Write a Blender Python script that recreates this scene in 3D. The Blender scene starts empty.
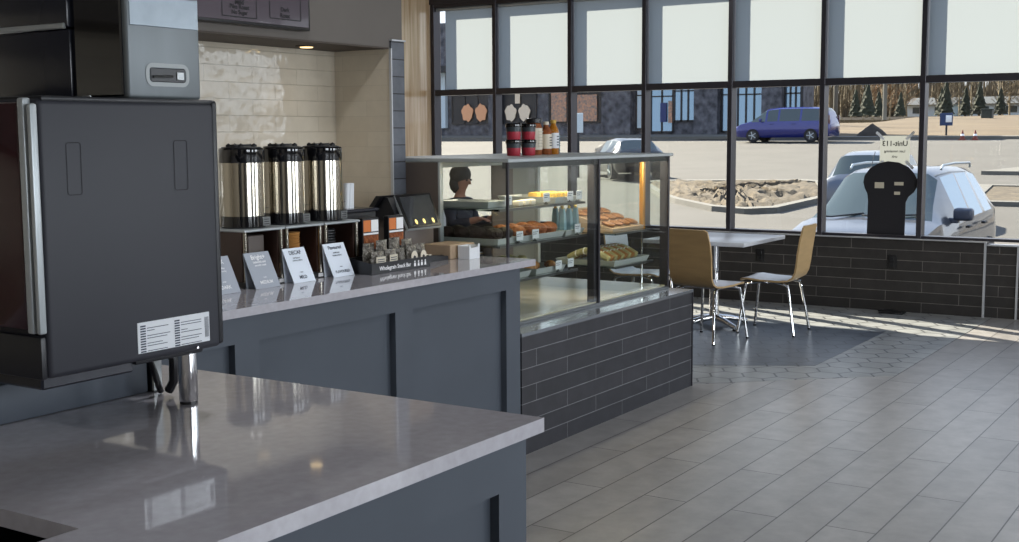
import bpy, bmesh, math, random
from mathutils import Vector, Matrix, Euler
random.seed(7)
S = bpy.context.scene
COL = S.collection
PI = math.pi

# ---------------------------------------------------------------- colour / materials
def lin(v):
    v /= 255.0
    return v / 12.92 if v <= 0.04045 else ((v + 0.055) / 1.055) ** 2.4
def C(r, g, b): return (lin(r), lin(g), lin(b), 1.0)

class NT:
    def __init__(s, m):
        s.m = m; m.use_nodes = True; s.t = m.node_tree; s.t.nodes.clear()
    def n(s, typ, **kw):
        x = s.t.nodes.new(typ)
        for k, v in kw.items():
            if k.startswith('i_'):
                x.inputs[k[2:].replace('_', ' ')].default_value = v
            else: setattr(x, k, v)
        return x
    def l(s, a, b): s.t.links.new(a, b)

def pmat(name, base, rough=0.5, metal=0.0, spec=0.5, coat=0.0, var=0.0, vscale=6.0, bump=0.0, bscale=30.0, stretch=(1, 1, 1), base2=None, emit=None, estr=0.0):
    m = bpy.data.materials.new(name); N = NT(m)
    o = N.n('ShaderNodeOutputMaterial'); b = N.n('ShaderNodeBsdfPrincipled')
    N.l(b.outputs[0], o.inputs[0])
    b.inputs['Base Color'].default_value = base
    b.inputs['Roughness'].default_value = rough
    b.inputs['Metallic'].default_value = metal
    b.inputs['Specular IOR Level'].default_value = spec
    b.inputs['Coat Weight'].default_value = coat
    b.inputs['Coat Roughness'].default_value = 0.03
    if emit:
        b.inputs['Emission Color'].default_value = emit; b.inputs['Emission Strength'].default_value = estr
    tc = N.n('ShaderNodeTexCoord'); mp = N.n('ShaderNodeMapping'); mp.inputs['Scale'].default_value = stretch
    N.l(tc.outputs['Object'], mp.inputs[0])
    if var or base2:
        nz = N.n('ShaderNodeTexNoise'); nz.inputs['Scale'].default_value = vscale; nz.inputs['Detail'].default_value = 6
        N.l(mp.outputs[0], nz.inputs['Vector'])
        mx = N.n('ShaderNodeMix', data_type='RGBA')
        lo = tuple(max(0, base[i] * (1 - var)) for i in range(3)) + (1,)
        hi = base2 or tuple(base[i] * (1 + var) for i in range(3)) + (1,)
        mx.inputs[6].default_value = lo; mx.inputs[7].default_value = hi
        rp = N.n('ShaderNodeMapRange'); rp.inputs[1].default_value = 0.3; rp.inputs[2].default_value = 0.7
        N.l(nz.outputs['Fac'], rp.inputs[0]); N.l(rp.outputs[0], mx.inputs[0]); N.l(mx.outputs[2], b.inputs['Base Color'])
    if bump:
        nb = N.n('ShaderNodeTexNoise'); nb.inputs['Scale'].default_value = bscale; nb.inputs['Detail'].default_value = 3
        N.l(mp.outputs[0], nb.inputs['Vector'])
        bp = N.n('ShaderNodeBump'); bp.inputs['Strength'].default_value = bump; bp.inputs['Distance'].default_value = 0.02
        N.l(nb.outputs['Fac'], bp.inputs['Height']); N.l(bp.outputs[0], b.inputs['Normal'])
    return m

def brickmat(name, c1, c2, mortar, bw, bh, axes, off=(0, 0), msize=0.004, rough=0.5, bump=0.3, wav=0.0, spec=0.5, noise=0.25, nscale=9.0, coat=0.0):
    """running-bond courses laid in world space; axes names the two world axes of the face"""
    m = bpy.data.materials.new(name); N = NT(m)
    o = N.n('ShaderNodeOutputMaterial'); b = N.n('ShaderNodeBsdfPrincipled'); N.l(b.outputs[0], o.inputs[0])
    g = N.n('ShaderNodeNewGeometry'); sp = N.n('ShaderNodeSeparateXYZ'); N.l(g.outputs['Position'], sp.inputs[0])
    cb = N.n('ShaderNodeCombineXYZ')
    N.l(sp.outputs['XYZ'.index(axes[0])], cb.inputs[0]); N.l(sp.outputs['XYZ'.index(axes[1])], cb.inputs[1])
    mp = N.n('ShaderNodeMapping'); mp.inputs['Location'].default_value = (-off[0], -off[1], 0); N.l(cb.outputs[0], mp.inputs[0])
    br = N.n('ShaderNodeTexBrick'); N.l(mp.outputs[0], br.inputs['Vector'])
    br.offset = 0.5
    for k, v in (('Scale', 1.0), ('Mortar Size', msize / 2), ('Mortar Smooth', 0.1), ('Bias', 0.0), ('Brick Width', bw), ('Row Height', bh)):
        br.inputs[k].default_value = v
    br.inputs['Color1'].default_value = c1; br.inputs['Color2'].default_value = c2; br.inputs['Mortar'].default_value = mortar
    nz = N.n('ShaderNodeTexNoise'); nz.inputs['Scale'].default_value = nscale; nz.inputs['Detail'].default_value = 8; nz.inputs['Roughness'].default_value = 0.65
    N.l(g.outputs['Position'], nz.inputs['Vector'])
    rp = N.n('ShaderNodeMapRange'); rp.inputs[1].default_value = 0.3; rp.inputs[2].default_value = 0.7; rp.inputs[3].default_value = 1 - noise; rp.inputs[4].default_value = 1 + noise
    N.l(nz.outputs['Fac'], rp.inputs[0])
    mu = N.n('ShaderNodeMix', data_type='RGBA', blend_type='MULTIPLY'); mu.inputs[0].default_value = 1
    N.l(br.outputs['Color'], mu.inputs[6]); N.l(rp.outputs[0], mu.inputs[7]); N.l(mu.outputs[2], b.inputs['Base Color'])
    b.inputs['Roughness'].default_value = rough; b.inputs['Specular IOR Level'].default_value = spec
    b.inputs['Coat Weight'].default_value = coat; b.inputs['Coat Roughness'].default_value = rough * 0.8
    inv = N.n('ShaderNodeMath', operation='MULTIPLY'); inv.inputs[1].default_value = -1; N.l(br.outputs['Fac'], inv.inputs[0])
    h = inv
    if wav:
        nw = N.n('ShaderNodeTexNoise'); nw.inputs['Scale'].default_value = 14; nw.inputs['Detail'].default_value = 1
        N.l(g.outputs['Position'], nw.inputs['Vector'])
        h = N.n('ShaderNodeMath', operation='MULTIPLY_ADD'); h.inputs[1].default_value = wav; N.l(nw.outputs['Fac'], h.inputs[0]); N.l(inv.outputs[0], h.inputs[2])
    bp = N.n('ShaderNodeBump'); bp.inputs['Strength'].default_value = bump; bp.inputs['Distance'].default_value = 0.004
    N.l(h.outputs[0], bp.inputs['Height']); N.l(bp.outputs[0], b.inputs['Normal']); N.l(bp.outputs[0], b.inputs['Coat Normal'])
    return m

def hexmat(name, col, grout, size, rough=0.35):
    m = bpy.data.materials.new(name); N = NT(m)
    o = N.n('ShaderNodeOutputMaterial'); b = N.n('ShaderNodeBsdfPrincipled'); N.l(b.outputs[0], o.inputs[0])
    g = N.n('ShaderNodeNewGeometry'); v = N.n('ShaderNodeVectorMath', operation='SCALE'); v.inputs[3].default_value = 1 / size
    N.l(g.outputs['Position'], v.inputs[0])
    r = (1, math.sqrt(3), 1)
    def cell(shift):
        a = N.n('ShaderNodeVectorMath', operation='ADD'); a.inputs[1].default_value = (shift[0] + 50, shift[1] + 50 * r[1], 0); N.l(v.outputs[0], a.inputs[0])
        mo = N.n('ShaderNodeVectorMath', operation='MODULO'); mo.inputs[1].default_value = r; N.l(a.outputs[0], mo.inputs[0])
        su = N.n('ShaderNodeVectorMath', operation='SUBTRACT'); su.inputs[1].default_value = (0.5, r[1] / 2, 0); N.l(mo.outputs[0], su.inputs[0])
        mul = N.n('ShaderNodeVectorMath', operation='MULTIPLY'); mul.inputs[1].default_value = (1, 1, 0); N.l(su.outputs[0], mul.inputs[0])
        ab = N.n('ShaderNodeVectorMath', operation='ABSOLUTE'); N.l(mul.outputs[0], ab.inputs[0])
        s2 = N.n('ShaderNodeSeparateXYZ'); N.l(ab.outputs[0], s2.inputs[0])
        d = N.n('ShaderNodeVectorMath', operation='DOT_PRODUCT'); d.inputs[1].default_value = (0.5, r[1] / 2, 0); N.l(ab.outputs[0], d.inputs[0])
        mx = N.n('ShaderNodeMath', operation='MAXIMUM'); N.l(s2.outputs[0], mx.inputs[0]); N.l(d.outputs['Value'], mx.inputs[1])
        return mx
    a, c = cell((0, 0)), cell((0.5, r[1] / 2))
    mn = N.n('ShaderNodeMath', operation='MINIMUM'); N.l(a.outputs[0], mn.inputs[0]); N.l(c.outputs[0], mn.inputs[1])
    gt = N.n('ShaderNodeMath', operation='GREATER_THAN'); gt.inputs[1].default_value = 0.468; N.l(mn.outputs[0], gt.inputs[0])
    nz = N.n('ShaderNodeTexNoise'); nz.inputs['Scale'].default_value = 5; nz.inputs['Detail'].default_value = 8; N.l(g.outputs['Position'], nz.inputs['Vector'])
    rp = N.n('ShaderNodeMapRange'); rp.inputs[1].default_value = 0.3; rp.inputs[2].default_value = 0.7; rp.inputs[3].default_value = 0.8; rp.inputs[4].default_value = 1.2
    N.l(nz.outputs['Fac'], rp.inputs[0])
    mu = N.n('ShaderNodeMix', data_type='RGBA', blend_type='MULTIPLY'); mu.inputs[0].default_value = 1; mu.inputs[6].default_value = col; N.l(rp.outputs[0], mu.inputs[7])
    mx = N.n('ShaderNodeMix', data_type='RGBA'); mx.inputs[7].default_value = grout
    N.l(gt.outputs[0], mx.inputs[0]); N.l(mu.outputs[2], mx.inputs[6]); N.l(mx.outputs[2], b.inputs['Base Color'])
    b.inputs['Roughness'].default_value = rough; b.inputs['Specular IOR Level'].default_value = 0.9
    return m

def glassmat(name, tint=(1, 1, 1, 1), ior=1.5, boost=1.0, rough=0.0):
    m = bpy.data.materials.new(name); N = NT(m)
    o = N.n('ShaderNodeOutputMaterial'); mix = N.n('ShaderNodeMixShader'); tr = N.n('ShaderNodeBsdfTransparent'); gl = N.n('ShaderNodeBsdfGlossy')
    tr.inputs[0].default_value = tint; gl.inputs['Roughness'].default_value = rough
    f = N.n('ShaderNodeLayerWeight'); f.inputs[0].default_value = 0.5                    # Schlick reflectance, the same from both sides of the sheet
    pw = N.n('ShaderNodeMath', operation='POWER'); pw.inputs[1].default_value = 5.0; N.l(f.outputs['Facing'], pw.inputs[0])
    mu = N.n('ShaderNodeMath', operation='MULTIPLY_ADD', use_clamp=True); mu.inputs[1].default_value = 0.96 * boost; mu.inputs[2].default_value = 0.04 * boost
    N.l(pw.outputs[0], mu.inputs[0]); N.l(mu.outputs[0], mix.inputs[0]); N.l(tr.outputs[0], mix.inputs[1]); N.l(gl.outputs[0], mix.inputs[2]); N.l(mix.outputs[0], o.inputs[0])
    return m

def fabricmat(name, col, trans):
    m = bpy.data.materials.new(name); N = NT(m)
    o = N.n('ShaderNodeOutputMaterial'); mix = N.n('ShaderNodeMixShader'); d = N.n('ShaderNodeBsdfDiffuse'); t = N.n('ShaderNodeBsdfTranslucent')
    d.inputs[0].default_value = col; t.inputs[0].default_value = col; mix.inputs[0].default_value = trans
    N.l(d.outputs[0], mix.inputs[1]); N.l(t.outputs[0], mix.inputs[2]); N.l(mix.outputs[0], o.inputs[0])
    return m

# ---------------------------------------------------------------- mesh builder
class MB:
    def __init__(s): s.v = []; s.f = []; s.mi = []
    def _add(s, vs, fs, mi=0):
        k = len(s.v); s.v += [tuple(p) for p in vs]; s.f += [tuple(i + k for i in f) for f in fs]; s.mi += [mi] * len(fs); return s
    def box(s, x0, x1, y0, y1, z0, z1, mi=0):
        vs = [(x, y, z) for z in (z0, z1) for y in (y0, y1) for x in (x0, x1)]
        return s._add(vs, [(0, 2, 3, 1), (4, 5, 7, 6), (0, 1, 5, 4), (2, 6, 7, 3), (0, 4, 6, 2), (1, 3, 7, 5)], mi)
    def rbox(s, x0, x1, y0, y1, z0, z1, r=0.01, seg=2, mi=0):
        b = bmesh.new(); bmesh.ops.create_cube(b, size=1)
        for v in b.verts:
            v.co = Vector(((x0 + x1) / 2 + v.co.x * (x1 - x0), (y0 + y1) / 2 + v.co.y * (y1 - y0), (z0 + z1) / 2 + v.co.z * (z1 - z0)))
        r = min(r, (x1 - x0) / 2.1, (y1 - y0) / 2.1, (z1 - z0) / 2.1)
        bmesh.ops.bevel(b, geom=b.edges[:], offset=r, segments=seg, affect='EDGES', profile=0.5)
        return s.bm(b, mi)
    def bm(s, b, mi=0):
        b.verts.index_update(); s._add([v.co[:] for v in b.verts], [[v.index for v in f.verts] for f in b.faces], mi); b.free(); return s
    def quad(s, a, b, c, d, mi=0): return s._add([a, b, c, d], [(0, 1, 2, 3)], mi)
    def prism(s, poly, axis, a0, a1, mi=0):
        """polygon in the two other axes (cyclic order) swept along axis"""
        def P(u, v, w): return {'x': (w, u, v), 'y': (u, w, v), 'z': (u, v, w)}[axis]
        n = len(poly); vs = [P(u, v, a0) for u, v in poly] + [P(u, v, a1) for u, v in poly]
        return s._add(vs, [tuple(range(n))[::-1], tuple(range(n, 2 * n))] + [(i, (i + 1) % n, n + (i + 1) % n, n + i) for i in range(n)], mi)
    def lathe(s, prof, cx, cy, n=24, mi=0, wob=None):
        """prof: (radius, z) from bottom to top"""
        vs = []; fs = []
        for r, z in prof:
            for k in range(n):
                a = 2 * PI * k / n; q = r * (1 + (wob(k, z) if wob else 0)); vs.append((cx + q * math.cos(a), cy + q * math.sin(a), z))
        for i in range(len(prof) - 1):
            for k in range(n): fs.append((i * n + k, i * n + (k + 1) % n, (i + 1) * n + (k + 1) % n, (i + 1) * n + k))
        fs.append(tuple(range(n))[::-1]); fs.append(tuple(range((len(prof) - 1) * n, len(prof) * n)))
        return s._add(vs, fs, mi)
    def tube(s, pts, r, n=10, mi=0, r1=None):
        pts = [Vector(p) for p in pts]; vs = []; fs = []; m = len(pts); up = None
        for i, p in enumerate(pts):
            d = (pts[min(i + 1, m - 1)] - pts[max(i - 1, 0)]).normalized()
            if up is None:
                up = Vector((0, 0, 1)) if abs(d.z) < 0.9 else Vector((1, 0, 0))
            a = d.cross(up).normalized(); b = a.cross(d).normalized(); up = b
            q = r if r1 is None else r + (r1 - r) * i / (m - 1)
            for k in range(n): vs.append(p + a * q * math.cos(2 * PI * k / n) + b * q * math.sin(2 * PI * k / n))
        for i in range(m - 1):
            for k in range(n): fs.append((i * n + k, i * n + (k + 1) % n, (i + 1) * n + (k + 1) % n, (i + 1) * n + k))
        fs.append(tuple(range(n))[::-1]); fs.append(tuple(range((m - 1) * n, m * n)))
        return s._add(vs, fs, mi)
    def ball(s, c, r, sub=2, jit=0.0, mi=0, sq=(1, 1, 1)):
        b = bmesh.new(); bmesh.ops.create_icosphere(b, subdivisions=sub, radius=1)
        for v in b.verts:
            q = 1 + random.uniform(-jit, jit)
            v.co = Vector((c[0] + v.co.x * r * sq[0] * q, c[1] + v.co.y * r * sq[1] * q, c[2] + v.co.z * r * sq[2] * q))
        return s.bm(b, mi)
    def grid(s, rows, mi=0, close=False):
        n = len(rows[0]); fs = []
        for i in range(len(rows) - 1):
            for k in range(n - 1 + (1 if close else 0)): fs.append((i * n + k, i * n + (k + 1) % n, (i + 1) * n + (k + 1) % n, (i + 1) * n + k))
        return s._add([p for r in rows for p in r], fs, mi)
    def xf(s, M):
        s.v = [tuple(M @ Vector(p)) for p in s.v]; return s
    def add(s, o, mi=None):
        k = len(s.v); s.v += o.v; s.f += [tuple(i + k for i in f) for f in o.f]; s.mi += (o.mi if mi is None else [mi] * len(o.f)); return s

def mesh(name, mb, mats, smooth=True, ang=35):
    me = bpy.data.meshes.new(name); me.from_pydata(mb.v, [], mb.f)
    for m in (mats if isinstance(mats, (list, tuple)) else [mats]): me.materials.append(m)
    me.polygons.foreach_set('material_index', mb.mi)
    b = bmesh.new(); b.from_mesh(me); bmesh.ops.recalc_face_normals(b, faces=b.faces); b.to_mesh(me); b.free()
    if smooth:
        me.polygons.foreach_set('use_smooth', [True] * len(me.polygons)); me.set_sharp_from_angle(angle=math.radians(ang))
    me.update(); return me

def link(name, me):
    o = bpy.data.objects.new(name, me); COL.objects.link(o); return o
def tag(o, label=None, cat=None, group=None, kind=None):
    for k, v in (('label', label), ('category', cat), ('group', group), ('kind', kind)):
        if v: o[k] = v
    return o
def thing(name, label, cat, loc=(0, 0, 0), rz=0, group=None):
    o = link(name, None); o.location = loc; o.rotation_euler = (0, 0, rz); o.empty_display_size = 0.05
    return tag(o, label, cat, group)
def part(name, mb, m, par, world=True, label=None, **kw):
    """a part; world=True: mb is in world coordinates and is shifted to the thing's base"""
    if world:
        q = par; L = Vector((0, 0, 0))
        while q: L += q.location; q = q.parent
        mb.v = [tuple(Vector(p) - L) for p in mb.v]
    o = link(name, mesh(name, mb, m, **kw)); o.parent = par
    if label: o['label'] = label
    return o
def single(name, mb, m, label, cat, loc, group=None, **kw):
    mb.v = [tuple(Vector(p) - Vector(loc)) for p in mb.v]
    o = link(name, mesh(name, mb, m, **kw)); o.location = loc
    return tag(o, label, cat, group)
def struct(name, mb, m, par=None, **kw):
    o = link(name, mesh(name, mb, m, **kw))
    if par: o.parent = par
    else: o['kind'] = 'structure'
    return o
def dup(root, loc, rz=0, label=None, group=None):
    r = root.copy(); COL.objects.link(r); r.location = loc; r.rotation_euler = (0, 0, rz)
    if label: r['label'] = label
    if group: r['group'] = group
    for ch in list(root.children):
        c = ch.copy(); COL.objects.link(c); c.parent = r
        for g in list(ch.children):
            d = g.copy(); COL.objects.link(d); d.parent = c
    return r
_tc = {}
def text(s, size, org, right, up, align='CENTER', extrude=0.0):
    """lettering laid flat at org, reading along right"""
    if s not in _tc:
        cu = bpy.data.curves.new('t', 'FONT'); cu.body = s; cu.size = 1; cu.align_x = 'CENTER'; cu.align_y = 'CENTER'; cu.resolution_u = 3; cu.offset = 0.022
        ob = bpy.data.objects.new('t', cu); COL.objects.link(ob); bpy.context.view_layer.update()
        me = bpy.data.meshes.new_from_object(ob.evaluated_get(bpy.context.evaluated_depsgraph_get()))
        _tc[s] = ([v.co[:] for v in me.vertices], [tuple(p.vertices) for p in me.polygons])
        bpy.data.objects.remove(ob); bpy.data.curves.remove(cu); bpy.data.meshes.remove(me)
    vs, fs = _tc[s]; r = Vector(right).normalized(); u = Vector(up).normalized(); o = Vector(org)
    mb = MB(); mb._add([o + r * v[0] * size + u * v[1] * size for v in vs], fs); return mb

# ---------------------------------------------------------------- materials
M = {}
M['paint'] = pmat('dark_grey_paint', C(76, 82, 91), 0.55, spec=0.35, var=0.06, vscale=3)
M['quartz'] = pmat('polished_quartz', C(186, 184, 190), 0.06, spec=0.5, base2=C(176, 172, 178), vscale=40, coat=0.4)
M['blackplastic'] = pmat('black_plastic', C(24, 24, 27), 0.35)
M['blackgloss'] = pmat('black_gloss', C(14, 14, 17), 0.08, coat=0.6)
M['machine'] = pmat('charcoal_panel', C(47, 48, 55), 0.5, spec=0.4, var=0.04, vscale=4)
M['machinedark'] = pmat('charcoal_edge', C(26, 27, 32), 0.4)
M['maroon'] = pmat('maroon_gloss', C(48, 20, 26), 0.12, coat=0.5)
M['silver'] = pmat('satin_silver', C(176, 182, 184), 0.35, metal=0.3)
M['bandsilver'] = pmat('pale_band', C(128, 138, 146), 0.3, metal=0.3, var=0.1, vscale=20)
M['satin'] = pmat('satin_steel', C(112, 118, 121), 0.42, metal=0.35, var=0.06, vscale=20, stretch=(1, 1, 0.1))
M['ringgrey'] = pmat('grey_ring', C(150, 154, 154), 0.45, metal=0.2)
M['navy'] = pmat('navy_black', C(34, 36, 46), 0.25)
M['steel'] = pmat('brushed_steel', C(116, 118, 118), 0.3, metal=1.0, var=0.08, vscale=20, stretch=(1, 1, 0.1))
M['urnsteel'] = pmat('urn_steel', C(178, 172, 160), 0.13, metal=1.0, var=0.04, vscale=20, stretch=(40, 40, 0.2))
M['chrome'] = pmat('chrome', C(215, 215, 215), 0.07, metal=1.0)
M['white'] = pmat('white_card', C(225, 228, 232), 0.6)
M['greycard'] = pmat('grey_card', C(158, 164, 174), 0.55)
M['palecard'] = pmat('pale_card', C(222, 230, 240), 0.55)
M['ink'] = pmat('dark_ink', C(60, 66, 80), 0.7)
M['blackink'] = pmat('black_ink', C(25, 25, 28), 0.7)
M['inkwhite'] = pmat('white_ink', C(240, 240, 240), 0.6)
M['casebrick_y'] = brickmat('plinth_brick', C(38, 38, 43), C(47, 46, 51), C(116, 116, 120), 0.588, 0.083, 'XZ', (4.911, -0.004), 0.0034, 0.45, 0.3)
M['wallbrick_x'] = brickmat('window_wall_brick', C(40, 38, 37), C(49, 46, 45), C(112, 108, 104), 0.60, 0.087, 'YZ', (2.30, 0.0), 0.004, 0.5, 0.3)
M['colbrick'] = brickmat('column_brick', C(92, 96, 104), C(102, 106, 114), C(40, 40, 44), 0.4, 0.083, 'XZ', (4.70, 0.043), 0.006, 0.5, 0.3)
M['tile'] = brickmat('cream_tile', C(208, 197, 178), C(214, 204, 186), C(200, 190, 172), 0.30, 0.075, 'XZ', (3.9, 0.02), 0.003, 0.05, 0.9, wav=1.3, noise=0.05, coat=1.0, spec=0.8)
M['tile_x'] = brickmat('cream_tile_side', C(208, 197, 178), C(214, 204, 186), C(200, 190, 172), 0.30, 0.075, 'YZ', (3.9, 0.02), 0.003, 0.12, 0.2, wav=0.1, noise=0.05)
M['plank'] = brickmat('stone_plank_floor', C(134, 131, 129), C(152, 149, 147), C(44, 43, 43), 1.17, 0.1935, 'XY', (4.52 + 0.585, 1.268 - 0.1935 * 40), 0.0062, 0.32, 0.15, noise=0.2, nscale=7, spec=0.9)
M['hexlight'] = hexmat('pale_hexagon_tile', C(142, 144, 144), C(64, 66, 70), 0.20, 0.36)
M['hexdark'] = hexmat('slate_hexagon_tile', C(80, 86, 95), C(40, 44, 51), 0.20, 0.33)
M['bulk'] = pmat('taupe_paint', C(104, 98, 92), 0.7, var=0.04)
M['soffit'] = pmat('brown_soffit', C(80, 70, 62), 0.7)
M['ceil'] = pmat('dark_ceiling', C(70, 68, 66), 0.8)
M['wallpale'] = pmat('pale_wall', C(196, 186, 170), 0.7)
M['wall'] = pmat('warm_grey_wall', C(120, 116, 112), 0.7)
M['frame'] = pmat('bronze_frame', C(66, 64, 70), 0.36, metal=0.5)
M['pane'] = glassmat('window_glass', (0.97, 0.98, 0.98, 1), 1.45, 0.7)
M['caseglass'] = glassmat('case_glass', (0.95, 0.97, 0.955, 1), 1.5, 1.1)
M['shelfglass'] = glassmat('shelf_glass', (0.80, 0.88, 0.84, 1), 1.5, 1.5)
M['blind'] = fabricmat('blind_fabric', (0.375, 0.412, 0.428, 1), 0.75)
M['sill'] = pmat('pale_metal_trim', C(196, 198, 202), 0.35, metal=0.4)
M['ledge'] = pmat('polished_ledge', C(150, 154, 160), 0.12, metal=0.6)
M['outlet'] = pmat('black_outlet', C(16, 16, 18), 0.4)
M['ply'] = pmat('plywood', C(186, 156, 112), 0.4, var=0.08, vscale=5, stretch=(1, 1, 6))
M['laminate'] = pmat('pale_laminate', C(214, 218, 226), 0.25)
M['tabletop'] = pmat('table_laminate', C(205, 206, 210), 0.25)
M['red'] = pmat('red_band', C(176, 50, 66), 0.4)
M['greyband'] = pmat('slate_band', C(58, 66, 70), 0.35)
M['kraft'] = pmat('kraft_paper', C(178, 128, 66), 0.7)
M['cardboard'] = pmat('cardboard', C(176, 152, 126), 0.75)
M['ringlight'] = pmat('lamp_lens', C(255, 220, 150), 0.4, emit=(1, 0.72, 0.35, 1), estr=2.2)
M['screen'] = pmat('dark_screen', C(84, 76, 82), 0.12, coat=0.6)
M['posscreen'] = pmat('terminal_screen', C(62, 64, 68), 0.1, coat=0.6)
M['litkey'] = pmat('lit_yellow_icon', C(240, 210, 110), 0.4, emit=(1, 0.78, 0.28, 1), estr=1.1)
M['amber'] = pmat('amber_strip', C(214, 150, 44), 0.22, metal=0.35, coat=0.5)
M['tan_panel'] = pmat('brown_grey_panel', C(96, 86, 80), 0.45)
M['grey_door'] = pmat('grey_sliding_door', C(128, 128, 120), 0.3)
M['deck'] = pmat('cream_deck', C(206, 194, 166), 0.2)
M['choc'] = pmat('chocolate_crumb', C(46, 30, 24), 0.8, bump=0.6, bscale=60)
M['bran'] = pmat('golden_crumb', C(168, 96, 44), 0.75, bump=0.6, bscale=60, base2=C(120, 60, 28), vscale=40)
M['muffincup'] = pmat('orange_paper', C(150, 84, 40), 0.7)
M['standbrown'] = pmat('stand_brown', C(62, 44, 38), 0.25)
M['darkcup'] = pmat('brown_paper', C(40, 28, 26), 0.7)
M['lemon'] = pmat('yellow_slice', C(214, 176, 84), 0.6, bump=0.3, bscale=80)
M['tray'] = pmat('pale_tray', C(186, 190, 190), 0.3)
M['croissant'] = pmat('baked_crust', C(190, 136, 70), 0.5, base2=C(140, 84, 36), vscale=18)
M['cookie'] = pmat('cookie_crumb', C(150, 104, 64), 0.7, base2=C(104, 66, 38), vscale=40)
M['wrapblue'] = pmat('blue_wrapper', C(136, 168, 178), 0.25)
M['wrapcream'] = pmat('cream_wrapper', C(200, 190, 140), 0.35, base2=C(150, 140, 90), vscale=30)
M['foil'] = pmat('crumpled_foil', C(150, 146, 138), 0.3, metal=0.5, base2=C(90, 84, 76), vscale=60, bump=0.8, bscale=90)
M['beigelabel'] = pmat('beige_label', C(204, 196, 176), 0.6)
M['orange'] = pmat('orange_print', C(214, 120, 56), 0.6)
M['amberjuice'] = pmat('amber_juice', C(176, 112, 30), 0.15, coat=0.4)
M['cream'] = pmat('cream_label', C(222, 212, 192), 0.5)
M['skin'] = pmat('skin', C(150, 108, 88), 0.6)
M['hair'] = pmat('dark_hair', C(30, 26, 24), 0.7)
M['jacket'] = pmat('navy_jacket', C(34, 36, 48), 0.8)
M['trousers'] = pmat('dark_trousers', C(38, 38, 42), 0.85)
M['standee'] = pmat('matt_black_board', C(26, 25, 31), 0.75)
M['paper'] = fabricmat('taped_paper', (0.43, 0.44, 0.40, 1), 0.5)
M['tape'] = pmat('white_tape', C(235, 238, 240), 0.5)
def woodmat():
    m = bpy.data.materials.new('pale_wood_planks'); N = NT(m)
    o = N.n('ShaderNodeOutputMaterial'); b = N.n('ShaderNodeBsdfPrincipled'); N.l(b.outputs[0], o.inputs[0])
    g = N.n('ShaderNodeNewGeometry'); mp = N.n('ShaderNodeMapping'); mp.inputs['Scale'].default_value = (26, 1, 1.2); N.l(g.outputs['Position'], mp.inputs[0])
    nz = N.n('ShaderNodeTexNoise'); nz.inputs['Scale'].default_value = 1.0; nz.inputs['Detail'].default_value = 5; N.l(mp.outputs[0], nz.inputs['Vector'])
    cr = N.n('ShaderNodeValToRGB'); cr.color_ramp.elements[0].color = C(186, 152, 114); cr.color_ramp.elements[1].color = C(232, 210, 180)
    cr.color_ramp.elements[0].position = 0.3; cr.color_ramp.elements[1].position = 0.7
    N.l(nz.outputs['Fac'], cr.inputs[0]); N.l(cr.outputs[0], b.inputs['Base Color']); b.inputs['Roughness'].default_value = 0.18; b.inputs['Coat Weight'].default_value = 0.5
    return m
M['wood'] = woodmat()

# outdoor materials
def O(r, g, b, k=0.215): return tuple(lin(v) * k for v in (r, g, b)) + (1.0,)
M['asphalt'] = pmat('pale_asphalt', O(160, 155, 147, 0.18), 0.9, var=0.12, vscale=0.6, bump=0.2, bscale=40)
M['concrete'] = pmat('concrete', O(190, 186, 176, 0.235), 0.85, var=0.08, vscale=2)
M['field'] = pmat('dry_grass', O(190, 160, 112, 0.2), 0.95, base2=O(140, 110, 70, 0.2), vscale=0.5, stretch=(1, 0.35, 1), bump=0.5, bscale=3)
M['gravel'] = pmat('tan_gravel', O(178, 156, 122), 0.95, base2=O(104, 88, 66), vscale=5, bump=1.0, bscale=9)
M['stone'] = pmat('dark_split_stone', C(44, 44, 50), 0.8, base2=C(104, 104, 110), vscale=2.6, bump=0.4, bscale=4)
M['facadeglass'] = pmat('facade_glass', C(120, 148, 172), 0.05, spec=1.0, metal=0.6)
M['facadeframe'] = pmat('facade_frame', C(30, 30, 34), 0.5)
M['canopy'] = pmat('dark_canopy', O(70, 72, 78), 0.6)
M['blueprint'] = pmat('blue_door_sign', O(60, 96, 200), 0.5)
M['posters'] = pmat('orange_poster', C(206, 146, 110), 0.5, base2=C(110, 110, 106), vscale=7)
M['posterorange'] = pmat('peach_print', C(224, 160, 116), 0.5)
M['postercream'] = pmat('cream_print', C(226, 206, 180), 0.5)
M['carblue'] = pmat('blue_car_paint', C(30, 40, 116), 0.25, metal=0.3, coat=0.8)
M['carsilver'] = pmat('silver_car_paint', O(176, 182, 196), 0.28, metal=0.35, coat=0.8)
M['carpale'] = pmat('pale_blue_car_paint', O(150, 164, 190), 0.3, metal=0.35, coat=0.8)
M['cardark'] = pmat('charcoal_car_paint', O(44, 48, 56), 0.25, metal=0.2, coat=0.8)
M['carglass'] = pmat('car_glass', C(62, 72, 74), 0.06, spec=0.6)
M['sideglass'] = pmat('car_side_glass', C(150, 176, 196), 0.05, metal=0.6)
M['trimblack'] = pmat('car_black_trim', C(28, 29, 33), 0.5)
M['mirrorshell'] = pmat('slate_mirror_shell', C(62, 68, 84), 0.4)
M['tyre'] = pmat('tyre_rubber', C(26, 26, 28), 0.85)
M['rim'] = pmat('alloy_rim', O(140, 142, 148), 0.35, metal=0.7)
M['lamp'] = pmat('headlamp_lens', O(222, 214, 200), 0.15, coat=0.6)
M['redlamp'] = pmat('tail_lamp_lens', O(150, 30, 40), 0.2, coat=0.6)
M['spruce'] = pmat('spruce_needles', O(66, 70, 46, 0.42), 0.95, base2=O(44, 50, 34, 0.42), vscale=2, bump=0.6, bscale=4)
M['bark'] = pmat('grey_bark', O(132, 118, 96, 0.55), 0.9)
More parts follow.
